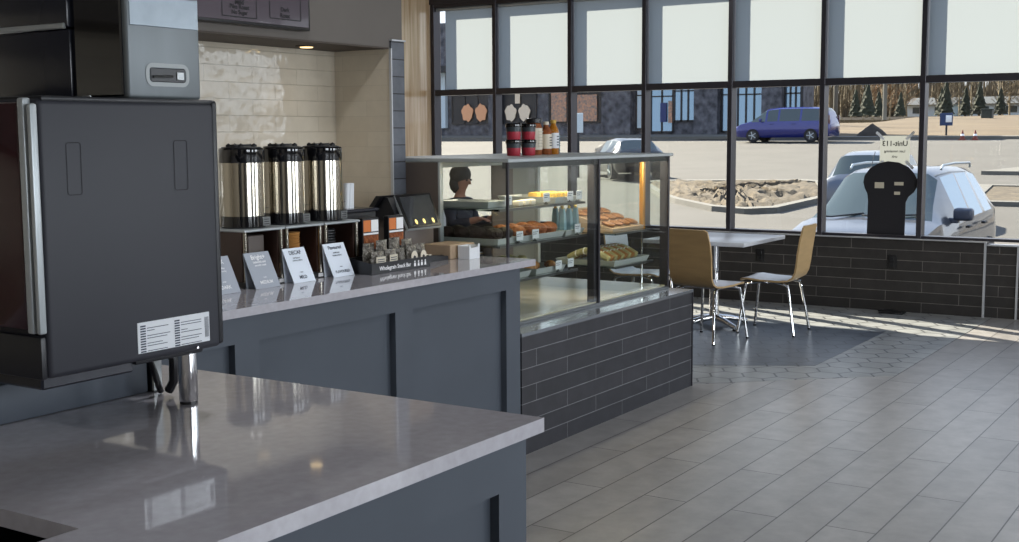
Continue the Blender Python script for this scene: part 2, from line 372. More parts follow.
M['paletrunk'] = pmat('pale_bark', O(170, 154, 122, 0.55), 0.9)
M['twigs'] = pmat('bare_twigs', O(140, 122, 92, 0.55), 0.95, base2=O(92, 84, 66, 0.55), vscale=0.6)
M['twigtan'] = pmat('tan_twigs', O(184, 146, 104, 0.42), 0.95)
M['pole'] = pmat('weathered_pole', O(186, 178, 160), 0.8)
M['green'] = pmat('green_box_paint', O(70, 92, 84), 0.6)
M['signblue'] = pmat('blue_sign_face', O(64, 112, 190), 0.5)
M['conered'] = pmat('orange_red_plastic', O(224, 84, 56), 0.6)
M['house'] = pmat('pale_siding', C(190, 202, 208), 0.8)
M['roof'] = pmat('slate_roof', O(112, 120, 126), 0.8)
M['mound'] = pmat('grey_brown_soil', O(120, 106, 90), 0.95, base2=O(80, 70, 60), vscale=2, bump=0.8, bscale=5)

# ================================================================ SETTING
WX = 10.417          # inner face of the window wall
b = MB().box(-2.6, 10.6, -5.1, 7.8, -0.12, 0.0); struct('floor', b, M['plank'])
hexo = [(10.41, 2.045), (7.62, 2.045), (6.72, 3.03), (6.72, 7.6), (10.41, 7.6)]
hexi = [(9.30, 2.575), (7.68, 2.575), (7.28, 3.28), (7.05, 3.75), (7.05, 7.6), (9.30, 7.6)]
def slab(poly, z0, z1): return MB().prism(poly, 'z', z0, z1)
struct('floor_hexagon_border', slab(hexo, 0.0, 0.002), M['hexlight'])
struct('floor_hexagon_inlay', slab(hexi, 0.002, 0.0035), M['hexdark'])
struct('ceiling', MB().box(-2.6, 10.6, -5.1, 7.8, 3.3, 3.4), M['ceil'])
struct('wall_back', MB().box(-2.6, -2.5, -5.1, 4.2, 0, 3.3), M['wallpale'])
struct('wall_tiled', MB().box(-2.6, 4.783, 4.10, 4.2, 0, 2.2), M['tile'])
struct('wall_stub', MB().box(4.783, 4.788, 3.752, 4.10, 0, 1.93), M['tile_x'])
b = MB().box(4.788, 4.883, 3.752, 7.7, 0, 3.3); struct('wall_partition', b, M['bulk'])
struct('wall_column', MB().box(4.784, 4.886, 3.742, 3.752, 0, 1.957), M['colbrick'])
struct('trim_1', MB().box(4.777, 4.785, 3.738, 3.752, 0, 1.92).box(4.784, 4.892, 3.736, 3.752, 1.957, 1.964), M['sill'])
struct('wall_left', MB().box(4.883, 10.6, 7.64, 7.75, 0, 3.3), M['wood'])
# bulkhead over the back counter
struct('wall_bulkhead', MB().box(-2.6, 4.788, 3.752, 4.10, 1.925, 3.3), M['bulk'])
struct('ceiling_soffit', MB().box(-2.6, 4.783, 3.757, 4.10, 1.918, 1.926), M['soffit'])

# window wall: mullion centres (y), with the door bay and the part out of frame carried on
mull = [7.612, 6.852, 5.982, 5.186, 4.33, 3.485, 2.642, 1.795, 0.95, 0.105, -0.74, -1.585, -2.43, -3.275, -4.12, -4.97]
Zs, Zt0, Zt1, Zh = 0.645, 1.907, 1.965, 2.834
struct('wall_window', MB().box(WX, WX + 0.16, 2.108, 7.64, 0, 0.612), M['wallbrick_x'])
struct('wall_window_right', MB().box(WX + 0.02, WX + 0.16, -5.0, 2.108, 0, 0.586), M['wallbrick_x'])
struct('wall_window_head', MB().box(WX - 0.01, WX + 0.16, -5.1, 7.64, Zh, 3.3), M['frame'])
b = MB().box(WX - 0.02, WX + 0.12, 2.10, 7.64, 0.612, 0.622); b.box(WX - 0.006, WX + 0.02, 2.102, 2.116, 0, 0.612)
b.box(WX, WX + 0.12, -5, 2.10, 0.586, 0.596); b.box(WX + 0.005, WX + 0.03, 1.852, 1.866, 0, 0.586)
struct('trim_2', b, M['sill'])
blinds = []
ordn = ['first', 'second', 'third', 'fourth', 'fifth', 'sixth', 'seventh']
for i in range(len(mull) - 1):
    y1, y0 = mull[i], mull[i + 1]; sill = 0.622 if i < 7 else 0.596
    f = MB()
    for yc in ((y1, y0) if i == 0 else (y0,)): f.rbox(WX, WX + 0.115, yc - 0.022, yc + 0.022, sill, Zh, 0.003, 1)
    f.box(WX + 0.003, WX + 0.112, y0 + 0.02, y1 - 0.02, Zt0, Zt1)
    f.box(WX + 0.003, WX + 0.112, y0 + 0.02, y1 - 0.02, sill, Zs)
    f.box(WX + 0.003, WX + 0.112, y0 + 0.02, y1 - 0.02, Zh - 0.035, Zh)
    w = struct('window_%d' % (i + 1), f, M['frame'])
    p = MB().box(WX + 0.085, WX + 0.091, y0 + 0.02, y1 - 0.02, Zs, Zt0); part('pane', p, M['pane'], w, world=False)
    p = MB().box(WX + 0.085, WX + 0.091, y0 + 0.02, y1 - 0.02, Zt1, Zh - 0.03); part('pane', p, M['pane'], w, world=False)
    if i < 7:
        # roller blind: roll on top, fabric down to the transom, hem bar
        g0, g1 = y0 + 0.028, y1 - (0.028 if i else 0.135)
        t = thing('roller_blind', 'pale translucent roller blind in the upper window, %s bay from the wood panelled wall' % ordn[i], 'blind', (WX + 0.05, (y0 + y1) / 2, Zt1), 0, 'roller blinds in the upper windows')
        part('fabric', MB().quad((WX + 0.05, g0, Zt1 + 0.003), (WX + 0.05, g1, Zt1 + 0.003), (WX + 0.05, g1, Zh - 0.05), (WX + 0.05, g0, Zh - 0.05)), M['blind'], t)
        rr = MB(); rr.tube([(WX + 0.055, y0 + 0.025, Zh - 0.05), (WX + 0.055, y1 - 0.025, Zh - 0.05)], 0.018, 12); part('roll', rr, M['silver'], t)
# right-hand wall (outside the picture) with broad windows that let the daylight in
f = MB().box(-2.6, 10.6, -5.1, -5.0, 0, 0.6).box(-2.6, 10.6, -5.1, -5.0, 2.9, 3.3)
WB = (1.0, 2.4, 5.2, 8.0, 9.4)                                            # centres of its window bays, spaced to streak the urn highlights
cur = -2.6
for x in WB:
    f.box(cur, x - 0.42, -5.1, -5.0, 0.6, 2.9); cur = x + 0.42
f.box(cur, 10.6, -5.1, -5.0, 0.6, 2.9)
struct('wall_right', f, M['wall'])

# ================================================================ NEAR COUNTER
t = thing('counter_cabinet', 'dark grey panelled cabinet under the near worktop', 'cabinet', (1.0, 1.9, 0))
XA, XB, YA, YB = -0.6, 2.134, 1.33, 2.45
fr = MB()
fr.box(XA, XB, YA + 0.022, YA + 0.045, 0, 0.884)                              # recessed field
fr.box(2.03, XB, YA, YA + 0.024, 0, 0.884); fr.box(XA, 2.03, YA, YA + 0.0235, 0.777, 0.884)
fr.box(XA, 2.03, YA, YA + 0.0235, 0, 0.12); fr.box(0.72, 0.82, YA, YA + 0.024, 0.12, 0.777); fr.box(XA, -0.45, YA, YA + 0.024, 0.12, 0.777)
fr.box(XB - 0.03, XB, YA + 0.045, YB, 0, 0.884); fr.box(XA, XB, YB - 0.03, YB, 0, 0.884); fr.box(XA, XA + 0.03, YA + 0.045, YB, 0, 0.884)
part('carcass', fr, M['paint'], t)
def topslab(xc, yc, holes, z0, z1):
    """slab on a grid of cuts, with some cells left open"""
    m = MB(); nx, ny = len(xc) - 1, len(yc) - 1
    solid = lambda i, j: 0 <= i < nx and 0 <= j < ny and (i, j) not in holes
    for i in range(nx):
        for j in range(ny):
            if not solid(i, j): continue
            a, b_, c, d = xc[i], xc[i + 1], yc[j], yc[j + 1]
            m.quad((a, c, z1), (b_, c, z1), (b_, d, z1), (a, d, z1)); m.quad((a, c, z0), (a, d, z0), (b_, d, z0), (b_, c, z0))
            for (di, dj, p, q) in ((-1, 0, (a, c), (a, d)), (1, 0, (b_, c), (b_, d)), (0, -1, (a, c), (b_, c)), (0, 1, (a, d), (b_, d))):
                if not solid(i + di, j + dj): m.quad((p[0], p[1], z0), (q[0], q[1], z0), (q[0], q[1], z1), (p[0], p[1], z1))
    return m
m = topslab([-0.65, 0.78, 1.165, 2.155], [1.298, 1.52, 1.93, 2.48], {(1, 1)}, 0.884, 0.914)
single('worktop', m, M['quartz'], 'polished quartz worktop of the near counter with a cut-out for waste', 'countertop', (1.0, 1.9, 0.884), smooth=False)

# ================================================================ COFFEE MACHINE
t = thing('coffee_machine', 'tall charcoal coffee machine on chrome legs on the near worktop', 'coffee machine', (1.65, 2.2, 0.914))
Ym = 1.95
part('body', MB().rbox(1.445, 1.886, Ym, 2.42, 1.048, 1.572, 0.012, 3), M['machine'], t)
o = MB()                                                                     # dark edge trim round the side panel
o.rbox(1.872, 1.8905, Ym - 0.002, 2.41, 1.053, 1.577, 0.008, 3); o.rbox(1.455, 1.886, Ym + 0.001, 2.41, 1.5665, 1.577, 0.004, 2)
part('edge_trim', o, M['machinedark'], t)
o = MB().rbox(1.43, 1.4452, 1.99, 2.41, 1.14, 1.565, 0.006, 2); part('front_glass', o, M['maroon'], t, label='maroon black glossy front glass')
o = MB().rbox(1.43, 1.446, 1.952, 1.964, 1.135, 1.562, 0.004, 2); part('front_trim', o, M['silver'], t, label='inner silver trim strip')
o = MB().rbox(1.428, 1.446, 1.970, 1.988, 1.135, 1.573, 0.004, 2); part('front_trim', o, M['silver'], t, label='outer silver trim strip')
o = MB().rbox(1.432, 1.446, 1.955, 2.41, 1.048, 1.13, 0.005, 2); part('drip_front', o, M['machinedark'], t)
def rring(x0, x1, z0, z1, y, w, r=0.006, n=5):
    """thin rounded-rectangle outline on a plane of constant y"""
    m = MB()
    def loop(k):
        P = []
        for cx, cz, a0 in ((x1 - r, z1 - r, 0), (x0 + r, z1 - r, 90), (x0 + r, z0 + r, 180), (x1 - r, z0 + r, 270)):
            for q in range(n + 1):
                a = math.radians(a0 + 90 * q / n); P.append((cx + (r - k) * math.cos(a), cz + (r - k) * math.sin(a)))
        return P
    A, B = loop(0), loop(w); L = len(A)
    m._add([(x, y, z) for x, z in A + B], [(i, (i + 1) % L, L + (i + 1) % L, L + i) for i in range(L)]); return m
for (a, b2, c, d) in ((1.502, 1.536, 1.391, 1.491), (1.765, 1.802, 1.390, 1.493)):
    part('access_cover', rring(a, b2, c, d, Ym - 0.0006, 0.0016), M['standee'], t, smooth=False)
lb = part('warning_label', MB().rbox(1.654, 1.848, Ym - 0.001, Ym + 0.001, 1.065, 1.128, 0.0008, 1), M['white'], t, label='white label with two columns of small print')
ink = MB(); yy = Ym - 0.0016
for col, (cx0, wid) in enumerate(((1.660, 0.082), (1.750, 0.078))):
    for k in range(11):
        z = 1.1215 - 0.0052 * k; w = wid * random.choice((0.95, 0.9, 0.7, 0.45, 0.85)); x = cx0
        ink.quad((x, yy, z), (x + min(0.014, w), yy, z), (x + min(0.014, w), yy, z - 0.003), (x, yy, z - 0.003))
        if k % 3: ink.quad((x + 0.017, yy, z - 0.0006), (x + w, yy, z - 0.0006), (x + w, yy, z - 0.002), (x + 0.017, yy, z - 0.002))
for k in range(4): ink.quad((1.834 + k * 0.003, yy, 1.118), (1.8352 + k * 0.003, yy, 1.118), (1.8352 + k * 0.003, yy, 1.075), (1.834 + k * 0.003, yy, 1.075))
part('small_print', ink, M['ink'], lb, smooth=False)
o = MB(); o.tube([(1.811, Ym - 0.003, 1.0555), (1.811, Ym + 0.001, 1.0555)], 0.003, 10); part('screw', o, M['chrome'], t)
part('base_block', MB().rbox(1.677, 1.862, 1.985, 2.38, 1.035, 1.06, 0.004, 2), M['machinedark'], t)
for (x, y, r) in ((1.868, 2.043, 0.0205), (1.868, 2.37, 0.0205), (1.47, 2.39, 0.0205)):
    o = MB(); o.lathe([(r * 0.98, 0.920), (r, 0.922), (r, 1.05)], x, y, 24); l = part('leg', o, M['chrome'], t)
    o = MB(); o.lathe([(r * 0.95, 0.9142), (r * 0.95, 0.921)], x, y, 24); part('rubber_foot', o, M['blackplastic'], l)
o = MB().rbox(1.905, 1.935, 2.20, 2.275, 0.9145, 1.05, 0.003, 1); part('pump_box', o, M['steel'], t, label='square brushed steel box under the machine')
o = MB(); o.tube([(1.865, 2.165, 1.04), (1.868, 2.172, 1.01), (1.880, 2.165, 0.97), (1.893, 2.165, 0.93), (1.905, 2.175, 0.921)], 0.0075, 10); part('hose', o, M['blackplastic'], t)
o = MB(); o.tube([(1.885, 2.125, 1.04), (1.897, 2.12, 1.0), (1.900, 2.125, 0.95), (1.898, 2.14, 0.926)], 0.0105, 10); part('hose', o, M['blackplastic'], t)
o = MB().rbox(1.45, 1.90, 2.21, 2.41, 0.9145, 0.998, 0.005, 2); part('drip_base', o, M['paint'], t)
o = MB().rbox(1.46, 1.68, 1.995, 2.40, 1.020, 1.049, 0.004, 1); part('drip_tray', o, M['navy'], t)
o = MB(); o.tube([(1.60, 1.995, 1.5785), (1.60, 2.20, 1.5785)], 0.0022, 8); part('rail', o, M['silver'], t)
# hoppers standing on the machine
t = thing('bean_hopper', 'steel sided hopper with a recessed handle on top of the coffee machine', 'hopper', (1.78, 2.06, 1.577))
o = MB().rbox(1.682, 1.876, 1.98, 2.138, 1.5775, 1.80, 0.007, 3); part('side_panel', o, M['satin'], t, label='brushed steel casing')
o = MB().rbox(1.676, 1.684, 1.992, 2.134, 1.582, 1.795, 0.003, 1); part('front_panel', o, M['blackgloss'], t, label='black gloss front')
h = part('handle', rring(1.726, 1.842, 1.603, 1.650, 1.9788, 0.0085, 0.018, 6), M['ringgrey'], t)
part('handle_recess', MB().rbox(1.737, 1.832, 1.9785, 1.983, 1.611, 1.641, 0.002, 1), M['machinedark'], h)
o = MB(); o.tube([(1.744, 1.9775, 1.622), (1.795, 1.9775, 1.624)], 0.0028, 8); o.rbox(1.806, 1.826, 1.9765, 1.979, 1.617, 1.634, 0.001, 1); part('handle_bar', o, M['steel'], h)
part('upper_band', MB().rbox(1.688, 1.872, 1.9785, 1.983, 1.722, 1.785, 0.002, 1), M['bandsilver'], t, label='pale reflective band')
t = thing('milk_cooler', 'dark navy cooler box beside the steel hopper on top of the machine', 'cooler', (1.78, 2.26, 1.577))
part('body', MB().rbox(1.672, 1.876, 2.143, 2.40, 1.5775, 1.722, 0.004, 2), M['navy'], t)
part('lid', MB().rbox(1.668, 1.876, 2.143, 2.40, 1.725, 1.80, 0.004, 2), M['navy'], t)
o = MB().rbox(1.664, 1.672, 2.15, 2.39, 1.722, 1.734, 0.002, 1); part('handle', o, M['silver'], t)

# ================================================================ SERVICE COUNTER
t = thing('counter_cabinet', 'long dark grey panelled cabinet of the coffee service counter', 'cabinet', (3.5, 3.4, 0))
fr = MB(); yA = 3.0; zt = 0.893
fr.box(1.0, 4.767, yA + 0.03, 3.70, 0, zt)
sx = ((4.65, 4.767), (3.835, 3.95), (2.955, 3.07), (2.08, 2.195), (1.0, 1.1))
for x0, x1 in sx: fr.box(x0, x1, yA, yA + 0.032, 0, zt)
for k in range(4): fr.box(sx[k + 1][1], sx[k][0], yA, yA + 0.032, 0.80, zt); fr.box(sx[k + 1][1], sx[k][0], yA, yA + 0.032, 0, 0.11)
part('carcass', fr, M['paint'], t)
m = MB(); m.box(0.98, 4.877, 2.982, 3.735, 0.893, 0.923)
single('worktop', m, M['quartz'], 'polished quartz worktop of the service counter below the coffee urns', 'countertop', (3.0, 3.4, 0.893), smooth=False)

# menu screen on the bulkhead
t = thing('menu_screen', 'dark menu screen hanging on the bulkhead above the urns', 'screen', (3.8, 3.74, 2.2))
part('casing', MB().rbox(3.0, 4.160, 3.70, 3.752, 1.958, 2.52, 0.006, 2), M['blackplastic'], t)
sc = part('display', MB().rbox(3.015, 4.145, 3.697, 3.702, 1.971, 2.505, 0.001, 1), M['screen'], t)
o = MB(); y = 3.6955
part('menu_frame', rring(3.625, 3.825, 1.985, 2.22, y, 0.004, 0.006), M['blackink'], sc, smooth=False); part('menu_frame', rring(3.90, 4.095, 1.995, 2.22, y, 0.004, 0.006), M['blackink'], sc, smooth=False)
for s, x, z, q in (('Mild', 3.725, 2.047, 0.03), ('Pike Roast', 3.725, 2.027, 0.026), ('No Sugar', 3.725, 2.005, 0.024), ('Dark', 3.995, 2.037, 0.026), ('Roast', 3.995, 2.012, 0.026)):
    part('menu_text', text(s, q, (x, y, z), (1, 0, 0), (0, 0, 1)), M['blackink'], sc, smooth=False)
# recessed downlight
t = thing('downlight', 'small glowing downlight recessed in the soffit over the urns', 'light', (4.387, 3.93, 1.918))
o = MB(); o.lathe([(0.05, 1.912), (0.052, 1.914), (0.052, 1.919)], 4.387, 3.93, 24); part('ring', o, M['soffit'], t)
o = MB(); o.lathe([(0.028, 1.9085), (0.032, 1.9125)], 4.387, 3.93, 20); part('lens', o, M['ringlight'], t)

# ---- urns on stands
UX = [3.485, 3.715, 3.947]; UY = 3.47; ZS = 1.146
nm = ['first', 'second', 'third']
def rim_wob(k, z): return 0.0
ul = ['steel coffee urn nearest the coffee machine, first of three on stands', 'middle steel coffee urn on its stand between two others', 'steel coffee urn nearest the snack tray, last of three on stands']
sl = ['dark urn stand with a cardboard box inside, nearest the coffee machine', 'dark urn stand holding a stack of brown paper sleeves', 'dark urn stand holding a stack of black cup lids']
t0 = thing('coffee_urn', ul[0], 'coffee urn', (UX[0], UY, ZS + 0.001), 0, 'coffee urns on the service counter')
z = 0.0; R = 0.087
o = MB(); o.lathe([(R, 0.045), (R, 0.252)], 0, 0, 40); part('body', o, M['urnsteel'], t0, world=False)
o = MB(); o.lathe([(R * 0.97, 0.0), (R * 1.01, 0.004), (R * 1.01, 0.046)], 0, 0, 40); part('base_band', o, M['blackgloss'], t0, world=False)
o = MB(); o.lathe([(R * 1.0, 0.2515), (R * 1.012, 0.254), (R * 1.02, 0.302), (R * 0.97, 0.308)], 0, 0, 40); part('collar', o, M['blackgloss'], t0, world=False)
o = MB(); o.lathe([(R * 0.9, 0.305), (R * 0.88, 0.312), (R * 0.5, 0.315)], 0, 0, 32)
for a in range(5): o.ball((0.05 * math.cos(a * 1.3), 0.05 * math.sin(a * 1.3), 0.314), 0.012, 1, 0.15)
o.rbox(-0.05, 0.04, -0.012, 0.012, 0.312, 0.323, 0.004, 2); part('lid', o, M['blackplastic'], t0, world=False)
ba = MB().rbox(0.015, 0.058, -R * 1.03, -R * 0.86, 0.006, 0.042, 0.002, 1); bo = part('badge', ba, M['steel'], t0, world=False)
o = MB()
for k in range(3): o.box(0.022, 0.05, -R * 1.034, -R * 1.03, 0.012 + 0.009 * k, 0.016 + 0.009 * k)
part('badge_print', o, M['blackink'], bo, world=False)
o = MB(); o.tube([(0.0, -R * 0.98, 0.075), (0.07, -R * 0.80, 0.075)], 0.0012, 6); part('level_mark', o, M['blackink'], t0, world=False)
for k in (1, 2): dup(t0, (UX[k], UY, ZS + 0.001), 0.25 * k * 0, ul[k])
st0 = thing('urn_stand', sl[0], 'urn stand', (UX[0], UY, 0.9235), 0, 'stands under the coffee urns')
H = ZS - 0.9235
part('top_plate', MB().rbox(-0.112, 0.112, -0.115, 0.12, H - 0.010, H, 0.003, 1), M['silver'], st0, world=False)
part('base_plate', MB().rbox(-0.110, 0.110, -0.110, 0.12, 0, 0.022, 0.003, 1), M['blackplastic'], st0, world=False)
for s in (-1, 1):
    part('side_panel', MB().rbox(s * 0.098 - 0.012, s * 0.098 + 0.012, -0.095, 0.115, 0.02, H - 0.008, 0.002, 1), M['standbrown'], st0, world=False)
    o = MB(); o.tube([(s * 0.098, -0.102, 0.02), (s * 0.098, -0.102, H - 0.01)], 0.0085, 12); part('post', o, M['urnsteel'], st0, world=False)
part('back_panel', MB().rbox(-0.1, 0.1, 0.105, 0.116, 0.02, H - 0.008, 0.001, 1), M['darkcup'], st0, world=False)
o = MB().box(0.075, 0.105, -0.1115, -0.110, 0.004, 0.018); part('tag', o, M['inkwhite'], st0, world=False)
for k in (1, 2): dup(st0, (UX[k], UY, 0.9235), 0, sl[k])
# things kept in the stands
zb = 0.9235 + 0.0222
t = thing('cardboard_box', 'small tan box with a slot inside the urn stand nearest the machine', 'box', (UX[0], UY, zb))
part('carton', MB().rbox(-0.03, 0.075, -0.06, 0.06, 0, 0.05, 0.002, 1), M['cardboard'], t, world=False)
part('slot', MB().rbox(-0.01, 0.06, -0.0615, -0.055, 0.018, 0.03, 0.004, 2), M['blackplastic'], t, world=False)
single('carton', MB().rbox(UX[0] - 0.03, UX[0] + 0.06, UY - 0.05, UY + 0.07, zb + 0.0505, zb + 0.17, 0.003, 1), M['tan_panel'], 'taller brown carton standing on the small slotted box in the first stand', 'box', (UX[0], UY, zb + 0.0505))
def nest(prof, n, dz, x, y, z, name, mt, label, cat, grp):
    o = MB(); o.lathe(prof, 0, 0, 20); me = mesh(name, o, mt)
    for k in range(n):
        q = link(name, me); q.location = (x + random.uniform(-.0015, .0015), y, z + k * dz); tag(q, label, cat, grp)
nest([(0.040, 0), (0.041, 0.001), (0.046, 0.0105), (0.044, 0.0112)], 15, 0.0113, UX[1] - 0.02, UY - 0.04, zb, 'cup_sleeve', M['kraft'], 'brown paper cup sleeve in the stack under the middle urn', 'cup sleeve', 'paper sleeves stacked under the middle urn')
nest([(0.044, 0), (0.047, 0.002), (0.047, 0.006), (0.040, 0.0105)], 15, 0.0113, UX[2] - 0.035, UY - 0.04, zb, 'cup_cover', M['blackplastic'], 'black cup lid in the stack under the last urn', 'cup lid', 'black cup lids stacked under the last urn')

# ---- tent card signs
def tent(x0, x1, label, cm, tm, lines):
    t = thing('tent_card', label, 'sign', ((x0 + x1) / 2, 3.302, 0.9235), 0, 'coffee name cards in front of the urns')
    w = (x1 - x0) / 2; h = 0.137; ty = 0.034
    p = MB(); p.prism([(-0.0012, 0), (0.0012, 0), (ty + 0.0012, h), (ty - 0.0012, h)], 'x', -w, w)
    p.prism([(ty - 0.001, h), (ty + 0.001, h), (ty + 0.016, 0), (ty + 0.014, 0)], 'x', -w, w)
    # shear the card a little, as it leans toward the machine
    p.v = [(x - 0.030 * z / h, y, z) for x, y, z in p.v]
    cd = part('card', p, cm, t, world=False, smooth=False)
    up = Vector((-0.03, ty, h)).normalized(); nrm = Vector((0, -h, ty)).normalized()
    for s, q, f in lines:
        q *= 0.86
        base = Vector((-0.03 * f, ty * f, h * f)) + nrm * 0.0022
        part('lettering', text(s, q, base, (1, 0, 0), up), tm, cd, world=False, smooth=False)
tent(3.165, 3.292, 'grey coffee card partly hidden behind the coffee machine', M['greycard'], M['inkwhite'], [('DARK', 0.026, 0.85), ('roast coffee', 0.012, 0.68), ('rich and smoky', 0.011, 0.60), ('roast', 0.010, 0.32), ('DARK', 0.022, 0.17)])
tent(3.372, 3.505, 'grey coffee card in white letters marked MEDIUM at its foot', M['greycard'], M['inkwhite'], [('Bright+', 0.029, 0.86), ('balanced and', 0.015, 0.73), ('smooth roast', 0.013, 0.64), ('roast', 0.009, 0.30), ('MEDIUM', 0.021, 0.16)])
tent(3.582, 3.708, 'pale coffee card in dark letters marked DECAF', M['palecard'], M['ink'], [('DECAF', 0.026, 0.86), ('full flavour', 0.011, 0.71), ('without caffeine', 0.010, 0.64), ('roast', 0.009, 0.30), ('MILD', 0.022, 0.15)])
tent(3.818, 3.950, 'pale coffee card in dark letters marked FLAVOURED beside the snack tray', M['palecard'], M['ink'], [('Flavoured', 0.024, 0.87), ('vanilla and', 0.011, 0.72), ('hazelnut blend', 0.011, 0.64), ('roast', 0.009, 0.30), ('FLAVOURED', 0.0185, 0.15)])

# ---- snack tray
t = thing('snack_tray', 'black snack tray with white lettering and icons on the service counter', 'tray', (4.17, 3.32, 0.9235))
o = MB(); o.box(3.965, 4.375, 3.222, 3.226, 0.9235, 0.970); o.box(3.965, 4.375, 3.341, 3.345, 0.9235, 0.99); o.box(3.965, 4.375, 3.226, 3.341, 0.9235, 0.928)
o.prism([(3.226, 0.928), (3.341, 0.928), (3.341, 0.99), (3.226, 0.970)], 'x', 3.965, 3.969); o.prism([(3.226, 0.928), (3.341, 0.928), (3.341, 0.99), (3.226, 0.970)], 'x', 4.371, 4.375)
tr = part('tray_body', o, M['blackplastic'], t)
part('lettering', text('Wholegrain Snack Bar', 0.024, (4.125, 3.2214, 0.945), (1, 0, 0), (0, 0, 1)), M['inkwhite'], tr, smooth=False)
for k, x in enumerate((4.262, 4.288, 4.312, 4.337)):                        # small jar and cup icons
    w = 0.007; o = MB(); o.quad((x - w, 3.2214, 0.934), (x + w, 3.2214, 0.934), (x + w * (0.7 if k % 2 else 1), 3.2214, 0.949), (x - w * (0.7 if k % 2 else 1), 3.2214, 0.949))
    o.quad((x - 0.004, 3.2214, 0.951), (x + 0.004, 3.2214, 0.951), (x + 0.004, 3.2214, 0.958), (x - 0.004, 3.2214, 0.958)); part('icon', o, M['inkwhite'], tr, smooth=False)

def packet(x, y, w, h, d, label, kind):
    t = thing('snack_packet', label, 'snack packet', (x, y, 0.9285), 0, 'packets in the snack tray')
    rows = []
    for i in range(7):
        z = h * i / 6; th = d * math.sin(PI * min(max(i / 6, 0.06), 0.94)) ** 0.6; ww = w * (1 + 0.04 * math.sin(i * 2.1))
        rows.append([(-ww / 2, 0, z), (-ww / 4, -th / 2, z), (0, -th / 2 * 1.1, z), (ww / 4, -th / 2, z), (ww / 2, 0, z), (ww / 4, th / 2, z), (0, th / 2, z), (-ww / 4, th / 2, z)])
    o = MB(); o.grid(rows, close=True); bg = part('bag', o, M['foil'], t, world=False)
    if kind == 'label':
        o = MB().rbox(-w * 0.36, w * 0.36, -d * 0.58, -d * 0.54, h * 0.22, h * 0.75, 0.001, 1); lp = part('label', o, M['beigelabel'], t, world=False)
        o = MB()
        for k in range(4): o.box(-w * 0.28, w * 0.28, -d * 0.59, -d * 0.578, h * (0.3 + 0.1 * k), h * (0.34 + 0.1 * k))
        part('label_print', o, M['ink'], lp, world=False)
    elif kind == 'round':
        o = MB(); n = 18
        arch = [(-w * 0.33, h * 0.12), (w * 0.33, h * 0.12)] + [(w * 0.33 * math.cos(PI * q / n), h * 0.5 + w * 0.33 * math.sin(PI * q / n)) for q in range(n + 1)]
        o.prism(arch, 'y', -d * 0.58, -d * 0.54); lp = part('label', o, M['cream'], t, world=False)
        o = MB(); o.ball((0, -d * 0.58, h * 0.42), w * 0.16, 1, sq=(1, 0.1, 1)); part('emblem', o, M['blackink'], lp, world=False)
    return t
packet(4.036, 3.245, 0.088, 0.088, 0.03, 'foil packet with a beige label at the front left of the snack tray', 'label')
packet(4.122, 3.245, 0.074, 0.092, 0.03, 'foil packet with a beige label, second along the front of the tray', 'label')
packet(4.272, 3.248, 0.068, 0.098, 0.03, 'foil packet with an arched cream label near the front right of the tray', 'round')
packet(4.338, 3.248, 0.062, 0.100, 0.03, 'foil packet with an arched cream label, last along the front of the tray', 'round')
packet(4.195, 3.25, 0.06, 0.09, 0.03, 'brown foil packet without label in the middle of the tray front', '')
for k in range(8):
    packet(4.02 + 0.044 * k, 3.283 + 0.034 * (k % 2), 0.075, 0.105 + 0.012 * (k % 3), 0.032, 'crumpled plain foil packet in the back rows of the snack tray', '')
def cereal(x, y, label):
    t = thing('snack_box', label, 'snack box', (x, y, 0.9236), 0, 'upright snack boxes behind the packets')
    bx = part('carton', MB().rbox(-0.055, 0.055, -0.014, 0.014, 0, 0.225, 0.002, 1), M['blackplastic'], t, world=False)
    part('picture', MB().box(-0.05, 0.05, -0.0152, -0.014, 0.09, 0.15), M['bran'], bx, world=False)
    part('picture', MB().box(-0.05, -0.002, -0.0152, -0.014, 0.165, 0.215), M['orange'], bx, world=False)
    part('panel', MB().box(0.002, 0.05, -0.0152, -0.014, 0.165, 0.215), M['inkwhite'], bx, world=False)
    part('stripe', MB().box(-0.05, 0.05, -0.0154, -0.014, 0.152, 0.160), M['inkwhite'], bx, world=False)
cereal(4.135, 3.375, 'upright black snack box with an orange square, nearer the urns')
cereal(4.312, 3.375, 'upright black snack box with an orange square, nearer the payment terminal')
# straws in a black caddy
t = thing('condiment_caddy', 'black condiment caddy beside the last urn behind the snack tray', 'caddy', (4.16, 3.58, 0.9235))
o = MB(); o.rbox(4.075, 4.345, 3.50, 3.66, 0.9235, 1.165, 0.004, 1); part('box', o, M['blackplastic'], t)
o = MB().rbox(4.065, 4.355, 3.49, 3.67, 1.165, 1.178, 0.003, 1); part('rim', o, M['navy'], t)
for k in range(6):
    o = MB(); dx = 0.011 * k - 0.02
    o.lathe([(0.010, 0), (0.0125, 0.11), (0.0125, 0.112)], 0, 0, 14)
    q = link('paper_cone', mesh('paper_cone', o, M['white'])); q.location = (4.222 + dx * 0.8, 3.555 + 0.012 * (k % 2), 1.1785); q.rotation_euler = (0.02 * (k % 3), 0.06 - 0.02 * k, 0)
    tag(q, 'slim white paper cone upright on the caddy behind the last urn', 'paper cone', 'white paper cones on the caddy')

